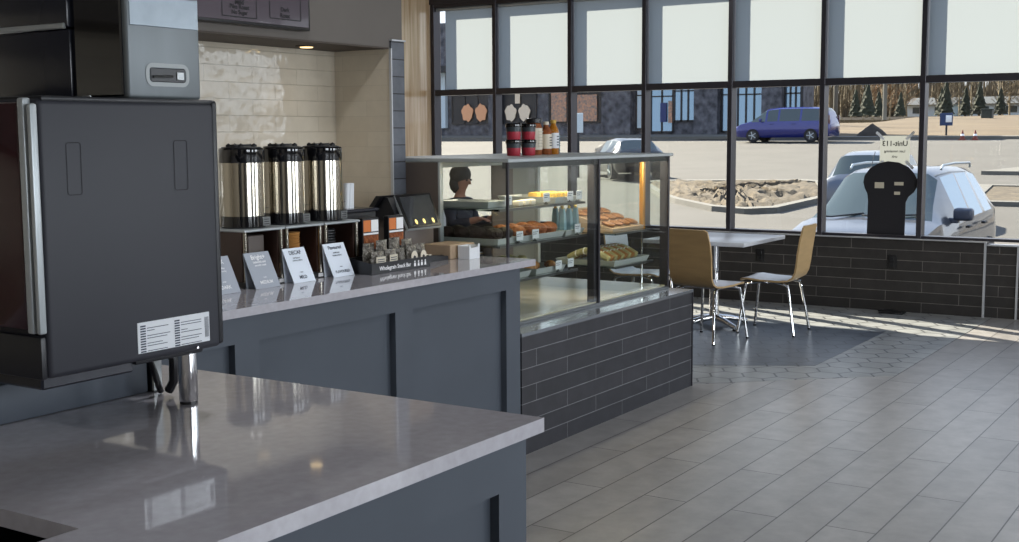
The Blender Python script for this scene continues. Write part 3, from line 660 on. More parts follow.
# ---- payment terminal
t = thing('payment_terminal', 'black two sided payment terminal with a tilted touchscreen near the pastry case', 'terminal', (4.65, 3.55, 0.9235))
A = [Vector((4.485, 3.42, 1.078)), Vector((4.735, 3.42, 1.078)), Vector((4.830, 3.555, 1.222)), Vector((4.560, 3.555, 1.222))]
nrm = (A[1] - A[0]).cross(A[3] - A[0]).normalized()
if nrm.y > 0: nrm = -nrm
def plate(A, k0, k1, ins=0.0):
    c = sum(A, Vector()) / 4; P = [a + (c - a).normalized() * ins * 1.414 for a in A]
    m = MB(); m._add([p + nrm * k0 for p in P] + [p + nrm * k1 for p in P], [(3, 2, 1, 0), (4, 5, 6, 7)] + [(i, (i + 1) % 4, 4 + (i + 1) % 4, 4 + i) for i in range(4)]); return m
part('back_shell', plate(A, -0.018, -0.006, -0.003), M['silver'], t, label='silver edged back shell')
part('bezel', plate(A, -0.006, 0.0), M['blackplastic'], t)
dsp = part('touchscreen', plate(A, 0.0, 0.0008, 0.014), M['posscreen'], t)
for fx in (0.28, 0.52, 0.80):  # glowing yellow ovals stand in for lamps reflected in the screen
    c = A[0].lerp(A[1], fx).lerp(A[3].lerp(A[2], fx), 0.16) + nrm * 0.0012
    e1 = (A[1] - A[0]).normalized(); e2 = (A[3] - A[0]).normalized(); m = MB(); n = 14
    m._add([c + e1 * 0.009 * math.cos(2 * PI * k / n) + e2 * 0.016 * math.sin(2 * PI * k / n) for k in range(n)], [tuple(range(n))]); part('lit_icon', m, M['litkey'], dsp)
o = MB(); o.prism([(3.57, 1.222), (3.60, 1.222), (3.70, 1.10), (3.69, 1.085)], 'x', 4.47, 4.70); part('customer_display', o, M['blackplastic'], t)
o = MB(); o.prism([(3.555, 1.213), (3.60, 1.218), (3.66, 1.14), (3.60, 1.11), (3.50, 1.11)], 'x', 4.50, 4.76); part('hinge_housing', o, M['machinedark'], t)
o = MB().rbox(4.53, 4.76, 3.48, 3.68, 0.9235, 1.13, 0.01, 2); part('stand', o, M['tan_panel'], t)
# card reader
t = thing('card_reader', 'small black card reader with pale keys lying beside the terminal', 'card reader', (4.55, 3.36, 0.9235))
o = MB(); o.prism([(-0.10, 0), (0.10, 0), (0.10, 0.018), (-0.03, 0.03), (-0.10, 0.036)], 'y', -0.04, 0.04); part('body', o, M['blackplastic'], t, world=False)
o = MB()
for i in range(3):
    for j in range(2): o.rbox(-0.085 + 0.028 * i, -0.065 + 0.028 * i, -0.025 + 0.026 * j, -0.007 + 0.026 * j, 0.028, 0.040 - 0.003 * i, 0.002, 1)
part('keys', o, M['cream'], t, world=False)
o = MB(); o.tube([(0.10, 0, 0.012), (0.125, 0.0, 0.010)], 0.010, 10); part('stylus', o, M['steel'], t, world=False)
# boxes on the end of the counter
t = thing('card_holder', 'white open card holder at the end of the service counter', 'holder', (4.75, 3.26, 0.9235))
o = MB(); o.prism([(4.705, 0.9235), (4.790, 0.9235), (4.790, 0.992), (4.780, 0.992), (4.776, 0.978), (4.720, 0.974), (4.715, 0.988), (4.705, 0.986)], 'y', 3.238, 3.242)
o.box(4.705, 4.709, 3.242, 3.30, 0.9235, 0.984); o.box(4.786, 4.790, 3.242, 3.30, 0.9235, 0.986); o.box(4.709, 4.786, 3.242, 3.30, 0.9235, 0.927); o.box(4.705, 4.79, 3.30, 3.304, 0.9235, 0.986)
part('holder_body', o, M['white'], t, smooth=False)
part('card_stack', MB().box(4.712, 4.783, 3.25, 3.295, 0.927, 0.968), M['cream'], t)
single('carton', MB().rbox(4.66, 4.86, 3.315, 3.47, 0.9235, 0.990, 0.003, 1), M['cardboard'], 'low taupe box behind the white card holder on the service counter', 'box', (4.75, 3.40, 0.9235))

# ================================================================ PASTRY CASE
t = thing('case_plinth', 'dark brick plinth with a pale ledge carrying the glass pastry case', 'plinth', (5.7, 3.5, 0))
part('brickwork', MB().box(4.78, 6.69, 3.0, 3.70, 0, 0.565).box(4.89, 6.69, 3.7, 4.12, 0, 0.565), M['casebrick_y'], t)
part('ledge', MB().box(4.775, 6.698, 2.996, 3.70, 0.565, 0.582).box(4.89, 6.698, 3.70, 4.12, 0.565, 0.582), M['ledge'], t, label='pale polished ledge')
part('corner_strip', MB().box(6.686, 6.696, 2.995, 3.005, 0, 0.565), M['frame'], t)
CX0, CX1, CY0, CY1, CZ0, CZ1 = 4.9, 6.67, 3.15, 4.06, 0.583, 1.370
t = thing('pastry_case', 'glass pastry display case on the brick plinth', 'display case', (5.8, 3.6, CZ0))
part('deck', MB().box(CX0, CX1, CY0 + 0.012, CY1, CZ0, CZ0 + 0.02), M['deck'], t)
part('top', MB().rbox(CX0 - 0.01, CX1 + 0.035, CY0 - 0.012, CY1 + 0.02, CZ1, CZ1 + 0.018, 0.003, 1), M['silver'], t, label='thin steel and glass top')
part('front_glass', MB().box(CX0 + 0.01, 5.795, CY0, CY0 + 0.006, CZ0 + 0.012, CZ1), M['caseglass'], t)
part('front_glass', MB().box(5.812, CX1 - 0.02, CY0, CY0 + 0.006, CZ0 + 0.012, CZ1), M['caseglass'], t)
part('end_glass', MB().box(CX0, CX0 + 0.006, CY0 + 0.012, 3.54, CZ0, CZ1), M['caseglass'], t)
part('end_glass', MB().box(CX1 - 0.006, CX1, CY0 + 0.02, CY1, CZ0, CZ1), M['caseglass'], t)
part('end_panel', MB().rbox(CX0 - 0.012, CX0 + 0.012, 3.545, 3.77, CZ0, CZ1 - 0.002, 0.002, 1), M['tan_panel'], t, label='brown grey end panel')
part('frame_strip', MB().box(CX0 - 0.014, CX0 + 0.014, 3.535, 3.546, CZ0, CZ1), M['silver'], t)
for (x0, x1, y0, y1) in ((CX0 - 0.004, CX0 + 0.008, CY0 - 0.004, CY0 + 0.008), (5.795, 5.812, CY0 - 0.004, CY0 + 0.02), (CX1 - 0.016, CX1 + 0.004, CY0 - 0.004, CY0 + 0.05)):
    part('post', MB().box(x0, x1, y0, y1, CZ0, CZ1), M['frame'], t)
part('post', MB().box(CX1 - 0.05, CX1 - 0.02, CY1 - 0.03, CY1, CZ0 + 0.02, CZ1), M['tray'], t, label='pale rear corner post')
part('post', MB().box(5.765, 5.795, CY0 + 0.010, CY0 + 0.05, CZ0 + 0.02, CZ1), M['frame'], t)
part('bottom_rail', MB().box(CX0, CX1, CY0 - 0.006, CY0 + 0.01, CZ0, CZ0 + 0.014), M['steel'], t)
part('top_rail', MB().box(CX0, CX1, CY0, CY0 + 0.03, CZ1 - 0.028, CZ1), M['steel'], t)
part('top_rail', MB().box(CX0, CX1, CY1 - 0.03, CY1, CZ1 - 0.05, CZ1), M['silver'], t)
part('sliding_door', MB().box(6.10, 6.33, CY1 - 0.03, CY1 - 0.022, CZ0 + 0.02, CZ1 - 0.05), M['tan_panel'], t, label='brown rear sliding door')
part('sliding_door', MB().box(6.345, 6.61, CY1 - 0.018, CY1 - 0.010, CZ0 + 0.02, CZ1 - 0.05), M['grey_door'], t, label='grey rear sliding door')
ZSH = {'A': 1.145, 'B': 0.968, 'C': 0.790}
for k, z in ZSH.items():
    part('shelf', MB().box(CX0 + 0.02, {'A': 5.76, 'B': 5.81, 'C': 5.68}[k], 3.215, 3.70, z - 0.010, z), M['shelfglass'], t)
    part('shelf_edge', MB().box(CX0 + 0.02, {'A': 5.76, 'B': 5.81, 'C': 5.68}[k], 3.209, 3.216, z - 0.011, z + 0.001), M['steel'], t)
part('end_strip', MB().rbox(CX1 - 0.045, CX1 - 0.01, 3.295, 3.325, 0.93, CZ1 - 0.01, 0.008, 2), M['amber'], t, label='amber golden strip inside the end glass')  # added strip and rod take the place of reflections in the glass
part('end_strip', MB().rbox(CX1 - 0.035, CX1 - 0.025, 3.305, 3.315, CZ0 + 0.02, 0.93, 0.003, 1), M['chrome'], t, label='thin bright rod below the amber strip')
for k, z in (('upper', 0.945), ('lower', 0.755)):
    part('shelf', MB().box(6.12, 6.60, 3.22, 3.66, z - 0.010, z), M['shelfglass'], t)
    part('shelf_edge', MB().box(6.12, 6.60, 3.214, 3.22, z - 0.011, z + 0.001), M['steel'], t)
part('lamp_tube', MB().box(CX0 + 0.1, CX1 - 0.1, CY0 + 0.04, CY0 + 0.065, CZ1 - 0.022, CZ1 - 0.004), pmat('case_lamp', C(255, 240, 200), 0.4, emit=(1, 0.85, 0.55, 1), estr=2.5), t)  # glowing tube added to brighten the case contents

def tray(x0, x1, y0, y1, z, label):
    t = thing('serving_tray', label, 'tray', ((x0 + x1) / 2, (y0 + y1) / 2, z), 0, 'serving trays in the pastry case')
    o = MB(); h = 0.03; e = 0.012
    pr = [(x0 + e, y0 + e, z), (x1 - e, y0 + e, z), (x1 - e, y1 - e, z), (x0 + e, y1 - e, z), (x0, y0, z + h), (x1, y0, z + h), (x1, y1, z + h), (x0, y1, z + h)]
    i_ = 0.004; c = [(x0 + i_, y0 + i_, z + h), (x1 - i_, y0 + i_, z + h), (x1 - i_, y1 - i_, z + h), (x0 + i_, y1 - i_, z + h), (x0 + e, y0 + e, z + .004), (x1 - e, y0 + e, z + .004), (x1 - e, y1 - e, z + .004), (x0 + e, y1 - e, z + .004)]
    o._add(pr + c, [(3, 2, 1, 0)] + [(i, (i + 1) % 4, 4 + (i + 1) % 4, 4 + i) for i in range(4)] + [(4 + i, 4 + (i + 1) % 4, 8 + (i + 1) % 4, 8 + i) for i in range(4)] + [(8 + i, 8 + (i + 1) % 4, 12 + (i + 1) % 4, 12 + i) for i in range(4)] + [(12, 13, 14, 15)])
    part('dish', o, M['tray'], t, smooth=False)
def price(x, y, z, label, h=0.046):
    t = thing('price_card', label, 'price card', (x, y, z), 0, 'price cards in the pastry case')
    o = MB(); o.lathe([(0.012, 0), (0.012, 0.004), (0.003, 0.006), (0.003, 0.02)], 0, 0.004, 10); part('clip', o, M['blackplastic'], t, world=False)
    cd = part('card', MB().rbox(-0.031, 0.031, -0.001, 0.001, 0.012, 0.012 + h, 0.0008, 1), M['white'], t, world=False)
    o = MB()
    for k in range(2): o.box(-0.026, 0.02 - 0.01 * k, -0.0016, -0.001, 0.043 - 0.010 * k, 0.046 - 0.010 * k)
    part('print', o, M['ink'], cd, world=False)
def muffin(x, y, z, r, top, cup, label, grp):
    t = thing('muffin', label, 'muffin', (x, y, z), random.uniform(0, 6), grp)
    o = MB(); n = 20; o.lathe([(r * 0.68, 0), (r * 0.92, r * 1.05), (r * 0.88, r * 1.05)], 0, 0, n, wob=lambda k, zz: 0.03 * (-1) ** k); part('paper_cup', o, cup, t, world=False)
    o = MB(); o.ball((0, 0, r * 1.05), r * 1.03, 3, 0.03, sq=(1, 1, 0.66)); part('crown', o, top, t, world=False)
    return t
# shelf A
zA = ZSH['A'] + 0.0015
tray(4.96, 5.16, 3.30, 3.62, zA, 'pale tray at the near end of the top shelf')
tray(5.50, 5.74, 3.24, 3.60, zA, 'pale tray of yellow slices on the top shelf')
for i in range(4):
    for j in range(2):
        t = thing('lemon_slice', 'yellow cake square on the pale tray of the top shelf', 'cake square', (5.535 + 0.055 * i, 3.30 + 0.09 * j, zA + 0.0045), 0, 'yellow cake squares on the top shelf')
        part('base', MB().rbox(-0.023, 0.023, -0.03, 0.03, 0, 0.016, 0.003, 1), M['croissant'], t, world=False)
        part('topping', MB().rbox(-0.022, 0.022, -0.029, 0.029, 0.0165, 0.048, 0.006, 2), M['lemon'], t, world=False)
price(5.07, 3.255, zA, 'white price card near the corner post on the top shelf')
price(5.40, 3.235, zA, 'white price card in a black clip left of the yellow slices')
price(5.62, 3.222, zA + 0.0, 'white price card in front of the yellow slices, first of two')
price(5.715, 3.222, zA + 0.0, 'white price card in front of the yellow slices, second of two')
for k in range(3):
    t = single('dessert_cup', MB().rbox(5.19 + 0.06 * k, 5.235 + 0.06 * k, 3.27, 3.31, zA, zA + 0.028, 0.006, 2), M['cream'], 'tiny cream dessert cup on the bare middle of the top shelf', 'dessert cup', (5.21 + 0.06 * k, 3.29, zA), 'cream dessert cups on the top shelf')
# shelf B
zB = ZSH['B'] + 0.0015
tray(4.945, 5.13, 3.235, 3.695, zB, 'pale tray of dark muffins at the near end of the middle shelf')
tray(5.14, 5.59, 3.235, 3.60, zB, 'pale tray of golden muffins in the middle of the middle shelf')
tray(5.60, 5.80, 3.235, 3.60, zB, 'pale tray of wrapped cookies at the far end of the middle shelf')
for i in range(2):
    for j in range(4):
        muffin(4.992 + 0.092 * i, 3.29 + 0.0935 * j, zB + 0.0045, 0.044, M['choc'], M['darkcup'], 'dark chocolate muffin on the near tray of the middle shelf', 'chocolate muffins on the middle shelf')
for i in range(4):
    for j in range(2):
        muffin(5.20 + 0.105 * i, 3.29 + 0.10 * j, zB + 0.0045, 0.044, M['bran'], M['muffincup'], 'golden brown muffin in orange paper on the middle shelf', 'golden muffins on the middle shelf')
for i in range(5):
    t = thing('cookie_bag', 'tall pale blue wrapped cookie bag on the middle shelf', 'cookie bag', (5.632 + 0.034 * i, 3.275 + 0.065 * (i % 2), zB + 0.0045), 0.3, 'wrapped cookie bags on the middle shelf')
    o = MB(); rows = []
    for q in range(6):
        zz = 0.135 * q / 5; w = 0.0215 * (1 - 0.35 * (q / 5) ** 3); rows.append([(-w, -0.6 * w, zz), (0, -w, zz), (w, -0.6 * w, zz), (w, 0.6 * w, zz), (0, w, zz), (-w, 0.6 * w, zz)])
    o.grid(rows, close=True); part('bag', o, M['wrapblue'], t, world=False)
    o = MB(); o.rbox(-0.010, 0.010, -0.006, 0.006, 0.133, 0.15, 0.003, 1); part('tie', o, M['lemon'], t, world=False)
price(5.12, 3.222, zB, 'white price card between the dark and the golden muffins')
price(5.27, 3.222, zB, 'white price card in front of the golden muffins')
price(5.70, 3.222, zB, 'white price card in front of the wrapped cookie bags')
# shelf C
zC = ZSH['C'] + 0.0015
tray(4.96, 5.25, 3.235, 3.62, zC, 'pale tray at the near end of the lowest shelf')
tray(5.30, 5.60, 3.235, 3.62, zC, 'pale tray of croissants on the lowest shelf')
def croissant(x, y, z, rz, label):
    t = None; o = MB(); n = 12; rows = []
    for i in range(15):
        a = -1.15 + 2.3 * i / 14; R = 0.05; px, py = R * math.sin(a), R * (1 - math.cos(a)); r = 0.027 * math.cos(a / 1.15 * 1.35) + 0.006; r *= 1 + 0.10 * (-1) ** i
        d = Vector((math.cos(a), math.sin(a), 0)); s_ = Vector((-d.y, d.x, 0))
        rows.append([tuple(Vector((px, py, 0.025)) + s_ * r * math.cos(2 * PI * k / n) + Vector((0, 0, 1)) * r * 0.85 * math.sin(2 * PI * k / n)) for k in range(n)])
    o.grid(rows, close=True)
    q = link('croissant', mesh('croissant', o, M['croissant'], ang=60)); q.location = (x, y, z); q.rotation_euler = (0, 0, rz); q.scale = (0.8, 0.8, 0.8); tag(q, label, 'croissant', 'croissants on the lowest shelf')
for k, (x, y) in enumerate(((5.36, 3.30), (5.45, 3.34), (5.53, 3.29), (5.37, 3.395), (5.49, 3.40))): croissant(x, y, zC + 0.009, 0.4 * k, 'golden croissant on the pale tray of the lowest shelf')
for k in range(8):
    bx_, by_ = 5.345 + 0.070 * (k % 4), 3.485 + 0.078 * (k // 4)
    single('wrapped_bun', MB().ball((bx_, by_, zC + 0.038), 0.034, 2, 0.05, sq=(1, 1, 0.95)), M['wrapcream'], 'cream wrapped bun at the back of the lowest shelf', 'bun', (bx_, by_, zC + 0.006), 'wrapped buns on the lowest shelf')
price(5.50, 3.222, zC, 'white price card in front of the croissants, nearer the corner post')
price(5.625, 3.222, zC, 'white price card in front of the croissants, nearer the middle post')
# far section: tilted cookie tray above, row of striped wraps below
t = thing('cookie_tray', 'tilted wooden tray of cookies in the far section of the case', 'tray', (6.36, 3.42, 0.9465))
o = MB(); o.prism([(3.26, 0.9465), (3.60, 0.9465), (3.60, 1.065), (3.585, 1.065), (3.27, 0.965), (3.26, 0.965)], 'x', 6.17, 6.56); part('rack', o, M['cardboard'], t)
M_tilt = Matrix.Translation((0, 3.265, 0.966)) @ Matrix.Rotation(math.atan2(0.1, 0.315), 4, 'X')
for i in range(4):
    for j in range(3):
        o = MB(); o.lathe([(0.034, 0), (0.041, 0.003), (0.040, 0.010), (0.025, 0.015)], 0, 0, 18)
        q = link('cookie', mesh('cookie', o, M['cookie'])); q.matrix_world = M_tilt @ Matrix.Translation((6.22 + 0.095 * i, 0.055 + 0.095 * j, 0.003)); tag(q, 'brown cookie lying on the tilted tray', 'cookie', 'cookies on the tilted tray')
tray(6.14, 6.58, 3.23, 3.62, 0.7565, 'pale tray of striped wraps in the far section of the case')
for i in range(9):
    t = thing('wrapped_roll', 'sandwich roll in a striped clear wrapper in the far section', 'sandwich roll', (6.18 + 0.043 * i, 3.42, 0.7620), 0, 'striped sandwich rolls in the far section')
    pts = [(0, -0.13 + 0.026 * q, 0.028 + 0.045 * math.sin(PI * q / 10)) for q in range(11)]
    o = MB(); o.tube(pts, 0.019, 10); part('roll', o, M['croissant'] if i % 2 else M['wrapcream'], t, world=False)
    o = MB()
    for q in (2, 4, 6, 8): o.tube([(pts[q][0], pts[q][1] - 0.004, pts[q][2]), (pts[q][0], pts[q][1] + 0.004, pts[q][2])], 0.0205, 10)
    part('wrapper', o, M['inkwhite'], t, world=False)

# ---- on top of the case
zT = CZ1 + 0.0185
def mug(x, y, z, label):
    t = thing('travel_mug', label, 'travel mug', (x, y, z), 0, 'red and black travel mugs on the case')
    o = MB(); o.lathe([(0.035, 0), (0.0365, 0.003), (0.039, 0.042)], 0, 0, 28); part('cup', o, M['red'], t, world=False, label='red lower band')
    o = MB(); o.lathe([(0.0392, 0.042), (0.041, 0.066)], 0, 0, 28); part('band', o, M['greyband'], t, world=False)
    o = MB(); o.lathe([(0.0435, 0.066), (0.0445, 0.070), (0.044, 0.080), (0.038, 0.086)], 0, 0, 28); part('lid', o, M['blackgloss'], t, world=False)
mug(5.60, 3.56, zT, 'lower red travel mug of the stack nearer the payment terminal')
mug(5.60, 3.56, zT + 0.0865, 'upper red travel mug of the stack nearer the payment terminal')
mug(5.75, 3.56, zT, 'lower red travel mug of the stack beside the bottles')
mug(5.75, 3.56, zT + 0.0865, 'upper red travel mug of the stack beside the bottles')
def bottle(x, y, h, r, juice, lab, cap, label):
    t = thing('bottle', label, 'bottle', (x, y, zT), 0, 'drink bottles on the case')
    o = MB(); o.lathe([(r * 0.9, 0), (r, 0.006), (r, h * 0.66), (r * 0.9, h * 0.74), (r * 0.45, h * 0.86), (r * 0.42, h * 0.93)], 0, 0, 24); part('body', o, juice, t, world=False)
    o = MB(); o.lathe([(r * 1.02, h * 0.18), (r * 1.02, h * 0.62)], 0, 0, 24); lp = part('label', o, lab, t, world=False)
    o = MB()
    for k in range(4): o.box(-0.35 * r, 0.35 * r, -r * 1.06, -r * 0.9, h * (0.26 + 0.08 * k), h * (0.29 + 0.08 * k))
    part('label_print', o, M['ink'], lp, world=False)
    o = MB(); o.lathe([(r * 0.5, h * 0.90), (r * 0.52, h * 0.99), (r * 0.46, h)], 0, 0, 20); part('cap', o, cap, t, world=False)
t = thing('bottle', 'squat cream jar with a black lid next to the travel mugs', 'bottle', (5.905, 3.62, zT), 0, 'drink bottles on the case')
o = MB(); o.lathe([(0.044, 0), (0.047, 0.006), (0.047, 0.15), (0.036, 0.178)], 0, 0, 24); part('body', o, M['bran'], t, world=False)
o = MB(); o.lathe([(0.048, 0.028), (0.048, 0.148)], 0, 0, 24); lp = part('label', o, M['cream'], t, world=False)
o = MB()
for k in range(6): o.box(-0.024, 0.02, -0.0495, -0.046, 0.045 + 0.016 * k, 0.051 + 0.016 * k)
part('label_print', o, M['beigelabel'], lp, world=False)
o = MB(); o.lathe([(0.046, 0.176), (0.048, 0.178), (0.047, 0.20), (0.042, 0.203)], 0, 0, 24); part('lid', o, M['blackplastic'], t, world=False)
bottle(6.005, 3.60, 0.185, 0.032, M['bran'], M['cream'], M['cream'], 'amber brown drink bottle with a cream label beside the jar')
bottle(6.085, 3.60, 0.195, 0.032, M['amberjuice'], M['white'], M['lemon'], 'golden drink bottle with a yellow cap in the row on the case')
bottle(6.165, 3.64, 0.175, 0.032, M['greyband'], M['wrapblue'], M['blackplastic'], 'grey drink bottle with a blue label at the end of the row')

# ================================================================ TABLE AND CHAIRS
t = thing('cafe_table', 'square pale cafe table on a chrome pedestal by the window', 'table', (8.89, 3.80, 0))
part('tabletop', MB().rbox(8.46, 9.32, 3.39, 4.21, 0.672, 0.702, 0.004, 2), M['tabletop'], t)
o = MB(); o.lathe([(0.038, 0.06), (0.038, 0.665)], 8.89, 3.80, 24); part('column', o, M['chrome'], t)
o = MB(); o.lathe([(0.14, 0.655), (0.14, 0.671)], 8.89, 3.80, 24); part('bracket', o, M['blackplastic'], t)
for k in range(4):
    a = PI / 4 + k * PI / 2 + 0.2; c, s_ = math.cos(a), math.sin(a)
    o = MB(); o.tube([(8.89 + c * 0.02, 3.80 + s_ * 0.02, 0.075), (8.89 + c * 0.14, 3.80 + s_ * 0.14, 0.062), (8.89 + c * 0.30, 3.80 + s_ * 0.30, 0.028)], 0.026, 12, r1=0.018); f_ = part('foot', o, M['chrome'], t)
    o = MB(); o.lathe([(0.02, 0.004), (0.018, 0.02)], 8.89 + c * 0.29, 3.80 + s_ * 0.29, 12); part('glide', o, M['blackplastic'], f_)

def chair_proto(label, loc, rz):
    t = thing('cafe_chair', label, 'chair', loc, rz, 'bent plywood cafe chairs')
    prof = [(0.215, 0.405), (0.195, 0.418), (0.15, 0.422), (0.05, 0.412), (-0.08, 0.408), (-0.15, 0.414), (-0.185, 0.435), (-0.205, 0.475), (-0.215, 0.53), (-0.225, 0.62), (-0.24, 0.72), (-0.258, 0.81), (-0.262, 0.825)]
    wid = [0.165, 0.185, 0.195, 0.195, 0.19, 0.185, 0.182, 0.182, 0.185, 0.19, 0.188, 0.175, 0.15]
    P = [Vector((x, 0, z)) for x, z in prof]; front = []; back = []; ny = 8
    for i, p in enumerate(P):
        d = (P[min(i + 1, len(P) - 1)] - P[max(i - 1, 0)]).normalized(); nr = Vector((d.z, 0, -d.x))
        if nr.z < 0 and i < 6: nr = -nr
        if i >= 6 and nr.x < 0: nr = -nr
        front.append([tuple(p + Vector((0, wid[i] * (2 * k / ny - 1), 0)) + nr * (0.004 * (2 * k / ny - 1) ** 2)) for k in range(ny + 1)])
        back.append([tuple(Vector(q) - nr * 0.013) for q in front[-1]])
    m = MB(); m.grid(front, 0); m.grid(back, 1)
    L = len(P)
    def strip(a, b_): m.grid([a, b_], 1)
    strip([front[i][0] for i in range(L)], [back[i][0] for i in range(L)]); strip([front[i][ny] for i in range(L)], [back[i][ny] for i in range(L)])
    strip(front[0], back[0]); strip(front[-1], back[-1])
    part('shell', m, [M['laminate'], M['ply']], t, world=False, label='one piece bent plywood seat and back with a pale face')
    for sx, top, mid, foot in ((1, (0.06, 0.13), (0.165, 0.165), (0.215, 0.205)), (-1, (-0.05, 0.13), (-0.15, 0.165), (-0.215, 0.205))):
        for sy in (1, -1):
            o = MB(); o.tube([(top[0], sy * top[1], 0.392), ((top[0] + mid[0]) / 2, sy * (top[1] + mid[1]) / 2, 0.390), (mid[0], sy * mid[1], 0.375), (mid[0] * 1.07, sy * mid[1] * 1.03, 0.33), (foot[0], sy * foot[1], 0.01)], 0.0105, 10)
            l = part('leg', o, M['chrome'], t, world=False)
            o = MB(); o.lathe([(0.012, 0.0), (0.0125, 0.014)], foot[0], sy * foot[1], 10); part('glide', o, M['blackplastic'], l, world=False)
    o = MB(); o.rbox(-0.07, 0.08, -0.14, 0.14, 0.383, 0.399, 0.005, 1); part('seat_bracket', o, M['chrome'], t, world=False)
    return t
ch = chair_proto('plywood cafe chair with its tan back toward the pastry case', (8.30, 3.60, 0), math.atan2(-0.20, 0.97))
dup(ch, (8.885, 3.31, 0), PI / 2 + 0.06, 'plywood cafe chair facing the table, on the open floor side by the brick wall')
dup(ch, (8.75, 4.36, 0), -PI / 2, 'plywood cafe chair seen through the end glass of the pastry case')
dup(ch, (9.45, 6.62, 0), -PI / 2, 'plywood cafe chair under the seated person by the far window')

# ---- seated person, far end of the room, seen through the case
def skinmesh(name, J, E, sub=2):
    me = bpy.data.meshes.new(name); me.from_pydata([j[0] for j in J], E, []); ob = link(name, me)
    md = ob.modifiers.new('s', 'SKIN'); md.use_smooth_shade = True
    for i, j in enumerate(J):
        r = j[1] if isinstance(j[1], tuple) else (j[1], j[1]); me.skin_vertices[0].data[i].radius = r
        me.skin_vertices[0].data[i].use_root = (i == 0)
    ob.modifiers.new('u', 'SUBSURF').levels = sub
    bpy.context.view_layer.update()
    m2 = bpy.data.meshes.new_from_object(ob.evaluated_get(bpy.context.evaluated_depsgraph_get()))
    bpy.data.objects.remove(ob); bpy.data.meshes.remove(me); return m2
def person(label, loc, rz):
    t = thing('person', label, 'person', loc, rz)
    # local: faces +x, seat at z 0.42
    J = [((-0.02, 0, 0.50), (0.13, 0.10)), ((-0.03, 0, 0.66), (0.12, 0.085)), ((-0.02, 0, 0.84), (0.13, 0.09)), ((-0.01, 0, 0.93), 0.05), ((0.01, 0, 1.0), 0.045), ((0.02, 0, 1.07), (0.075, 0.085)), ((0.03, 0, 1.13), (0.07, 0.08)),
         ((-0.01, 0.155, 0.87), 0.05), ((0.04, 0.20, 0.68), 0.042), ((0.24, 0.15, 0.72), 0.034), ((0.31, 0.13, 0.74), 0.026),
         ((-0.01, -0.155, 0.87), 0.05), ((0.04, -0.20, 0.68), 0.042), ((0.24, -0.15, 0.72), 0.034), ((0.31, -0.13, 0.74), 0.026),
         ((0.06, 0.09, 0.49), 0.075), ((0.38, 0.10, 0.49), 0.058), ((0.40, 0.10, 0.25), 0.045), ((0.38, 0.10, 0.06), 0.035), ((0.50, 0.10, 0.035), 0.03),
         ((0.06, -0.09, 0.49), 0.075), ((0.38, -0.10, 0.49), 0.058), ((0.40, -0.10, 0.25), 0.045), ((0.38, -0.10, 0.06), 0.035), ((0.50, -0.10, 0.035), 0.03)]
    E = [(0, 1), (1, 2), (2, 3), (3, 4), (4, 5), (5, 6), (2, 7), (7, 8), (8, 9), (9, 10), (2, 11), (11, 12), (12, 13), (13, 14), (0, 15), (15, 16), (16, 17), (17, 18), (18, 19), (0, 20), (20, 21), (21, 22), (22, 23), (23, 24)]
    for s in (1, -1):
        w = 10 if s == 1 else 14
        for k in range(5):                                                    # fingers and thumb
            base = len(J); y0 = s * 0.13 + (k - 1.5) * 0.014; th = k == 4
            J.append(((0.335, y0 if not th else s * 0.10, 0.74), 0.009)); J.append(((0.385 - 0.006 * abs(k - 1.5) if not th else 0.35, y0 if not th else s * 0.085, 0.732), 0.008)); J.append(((0.405 if not th else 0.372, y0 if not th else s * 0.08, 0.715), 0.007))
            E += [(w, base), (base, base + 1), (base + 1, base + 2)]
    m = skinmesh('body', J, E); m.materials.append(M['skin']); o = link('body', m); o.parent = t
    def sub(ids, k, nm, mt):
        mp = {i: n for n, i in enumerate(ids)}
        jj = [(J[i][0], tuple(q * k for q in J[i][1]) if isinstance(J[i][1], tuple) else J[i][1] * k) for i in ids]
        m = skinmesh(nm, jj, [(mp[a], mp[b_]) for a, b_ in E if a in mp and b_ in mp]); m.materials.append(mt); q = link(nm, m); q.parent = t; return q
    sub([0, 1, 2, 3, 7, 8, 9, 11, 12, 13], 1.18, 'jacket', M['jacket'])
    sub([0, 15, 16, 17, 18, 20, 21, 22, 23], 1.12, 'trousers', M['trousers'])
    o = MB(); o.ball((0.0, 0, 1.135), 0.105, 3, 0.02, sq=(1, 0.92, 0.9)); o.ball((-0.035, 0, 1.05), 0.09, 2, 0.02, sq=(0.8, 1, 1.1)); part('hair', o, M['hair'], t, world=False)
    o = MB()
    for s in (1, -1): o.ball((0.098, s * 0.032, 1.085), 0.011, 1)
    part('eyes', o, M['blackink'], t, world=False)
    o = MB(); o.ball((0.108, 0, 1.06), 0.015, 1, sq=(1, 0.8, 1.4)); part('nose', o, M['skin'], t, world=False)
person('person in dark jacket with dark hair seated by the window behind the pastry case', (9.45, 6.60, 0), -PI / 2)

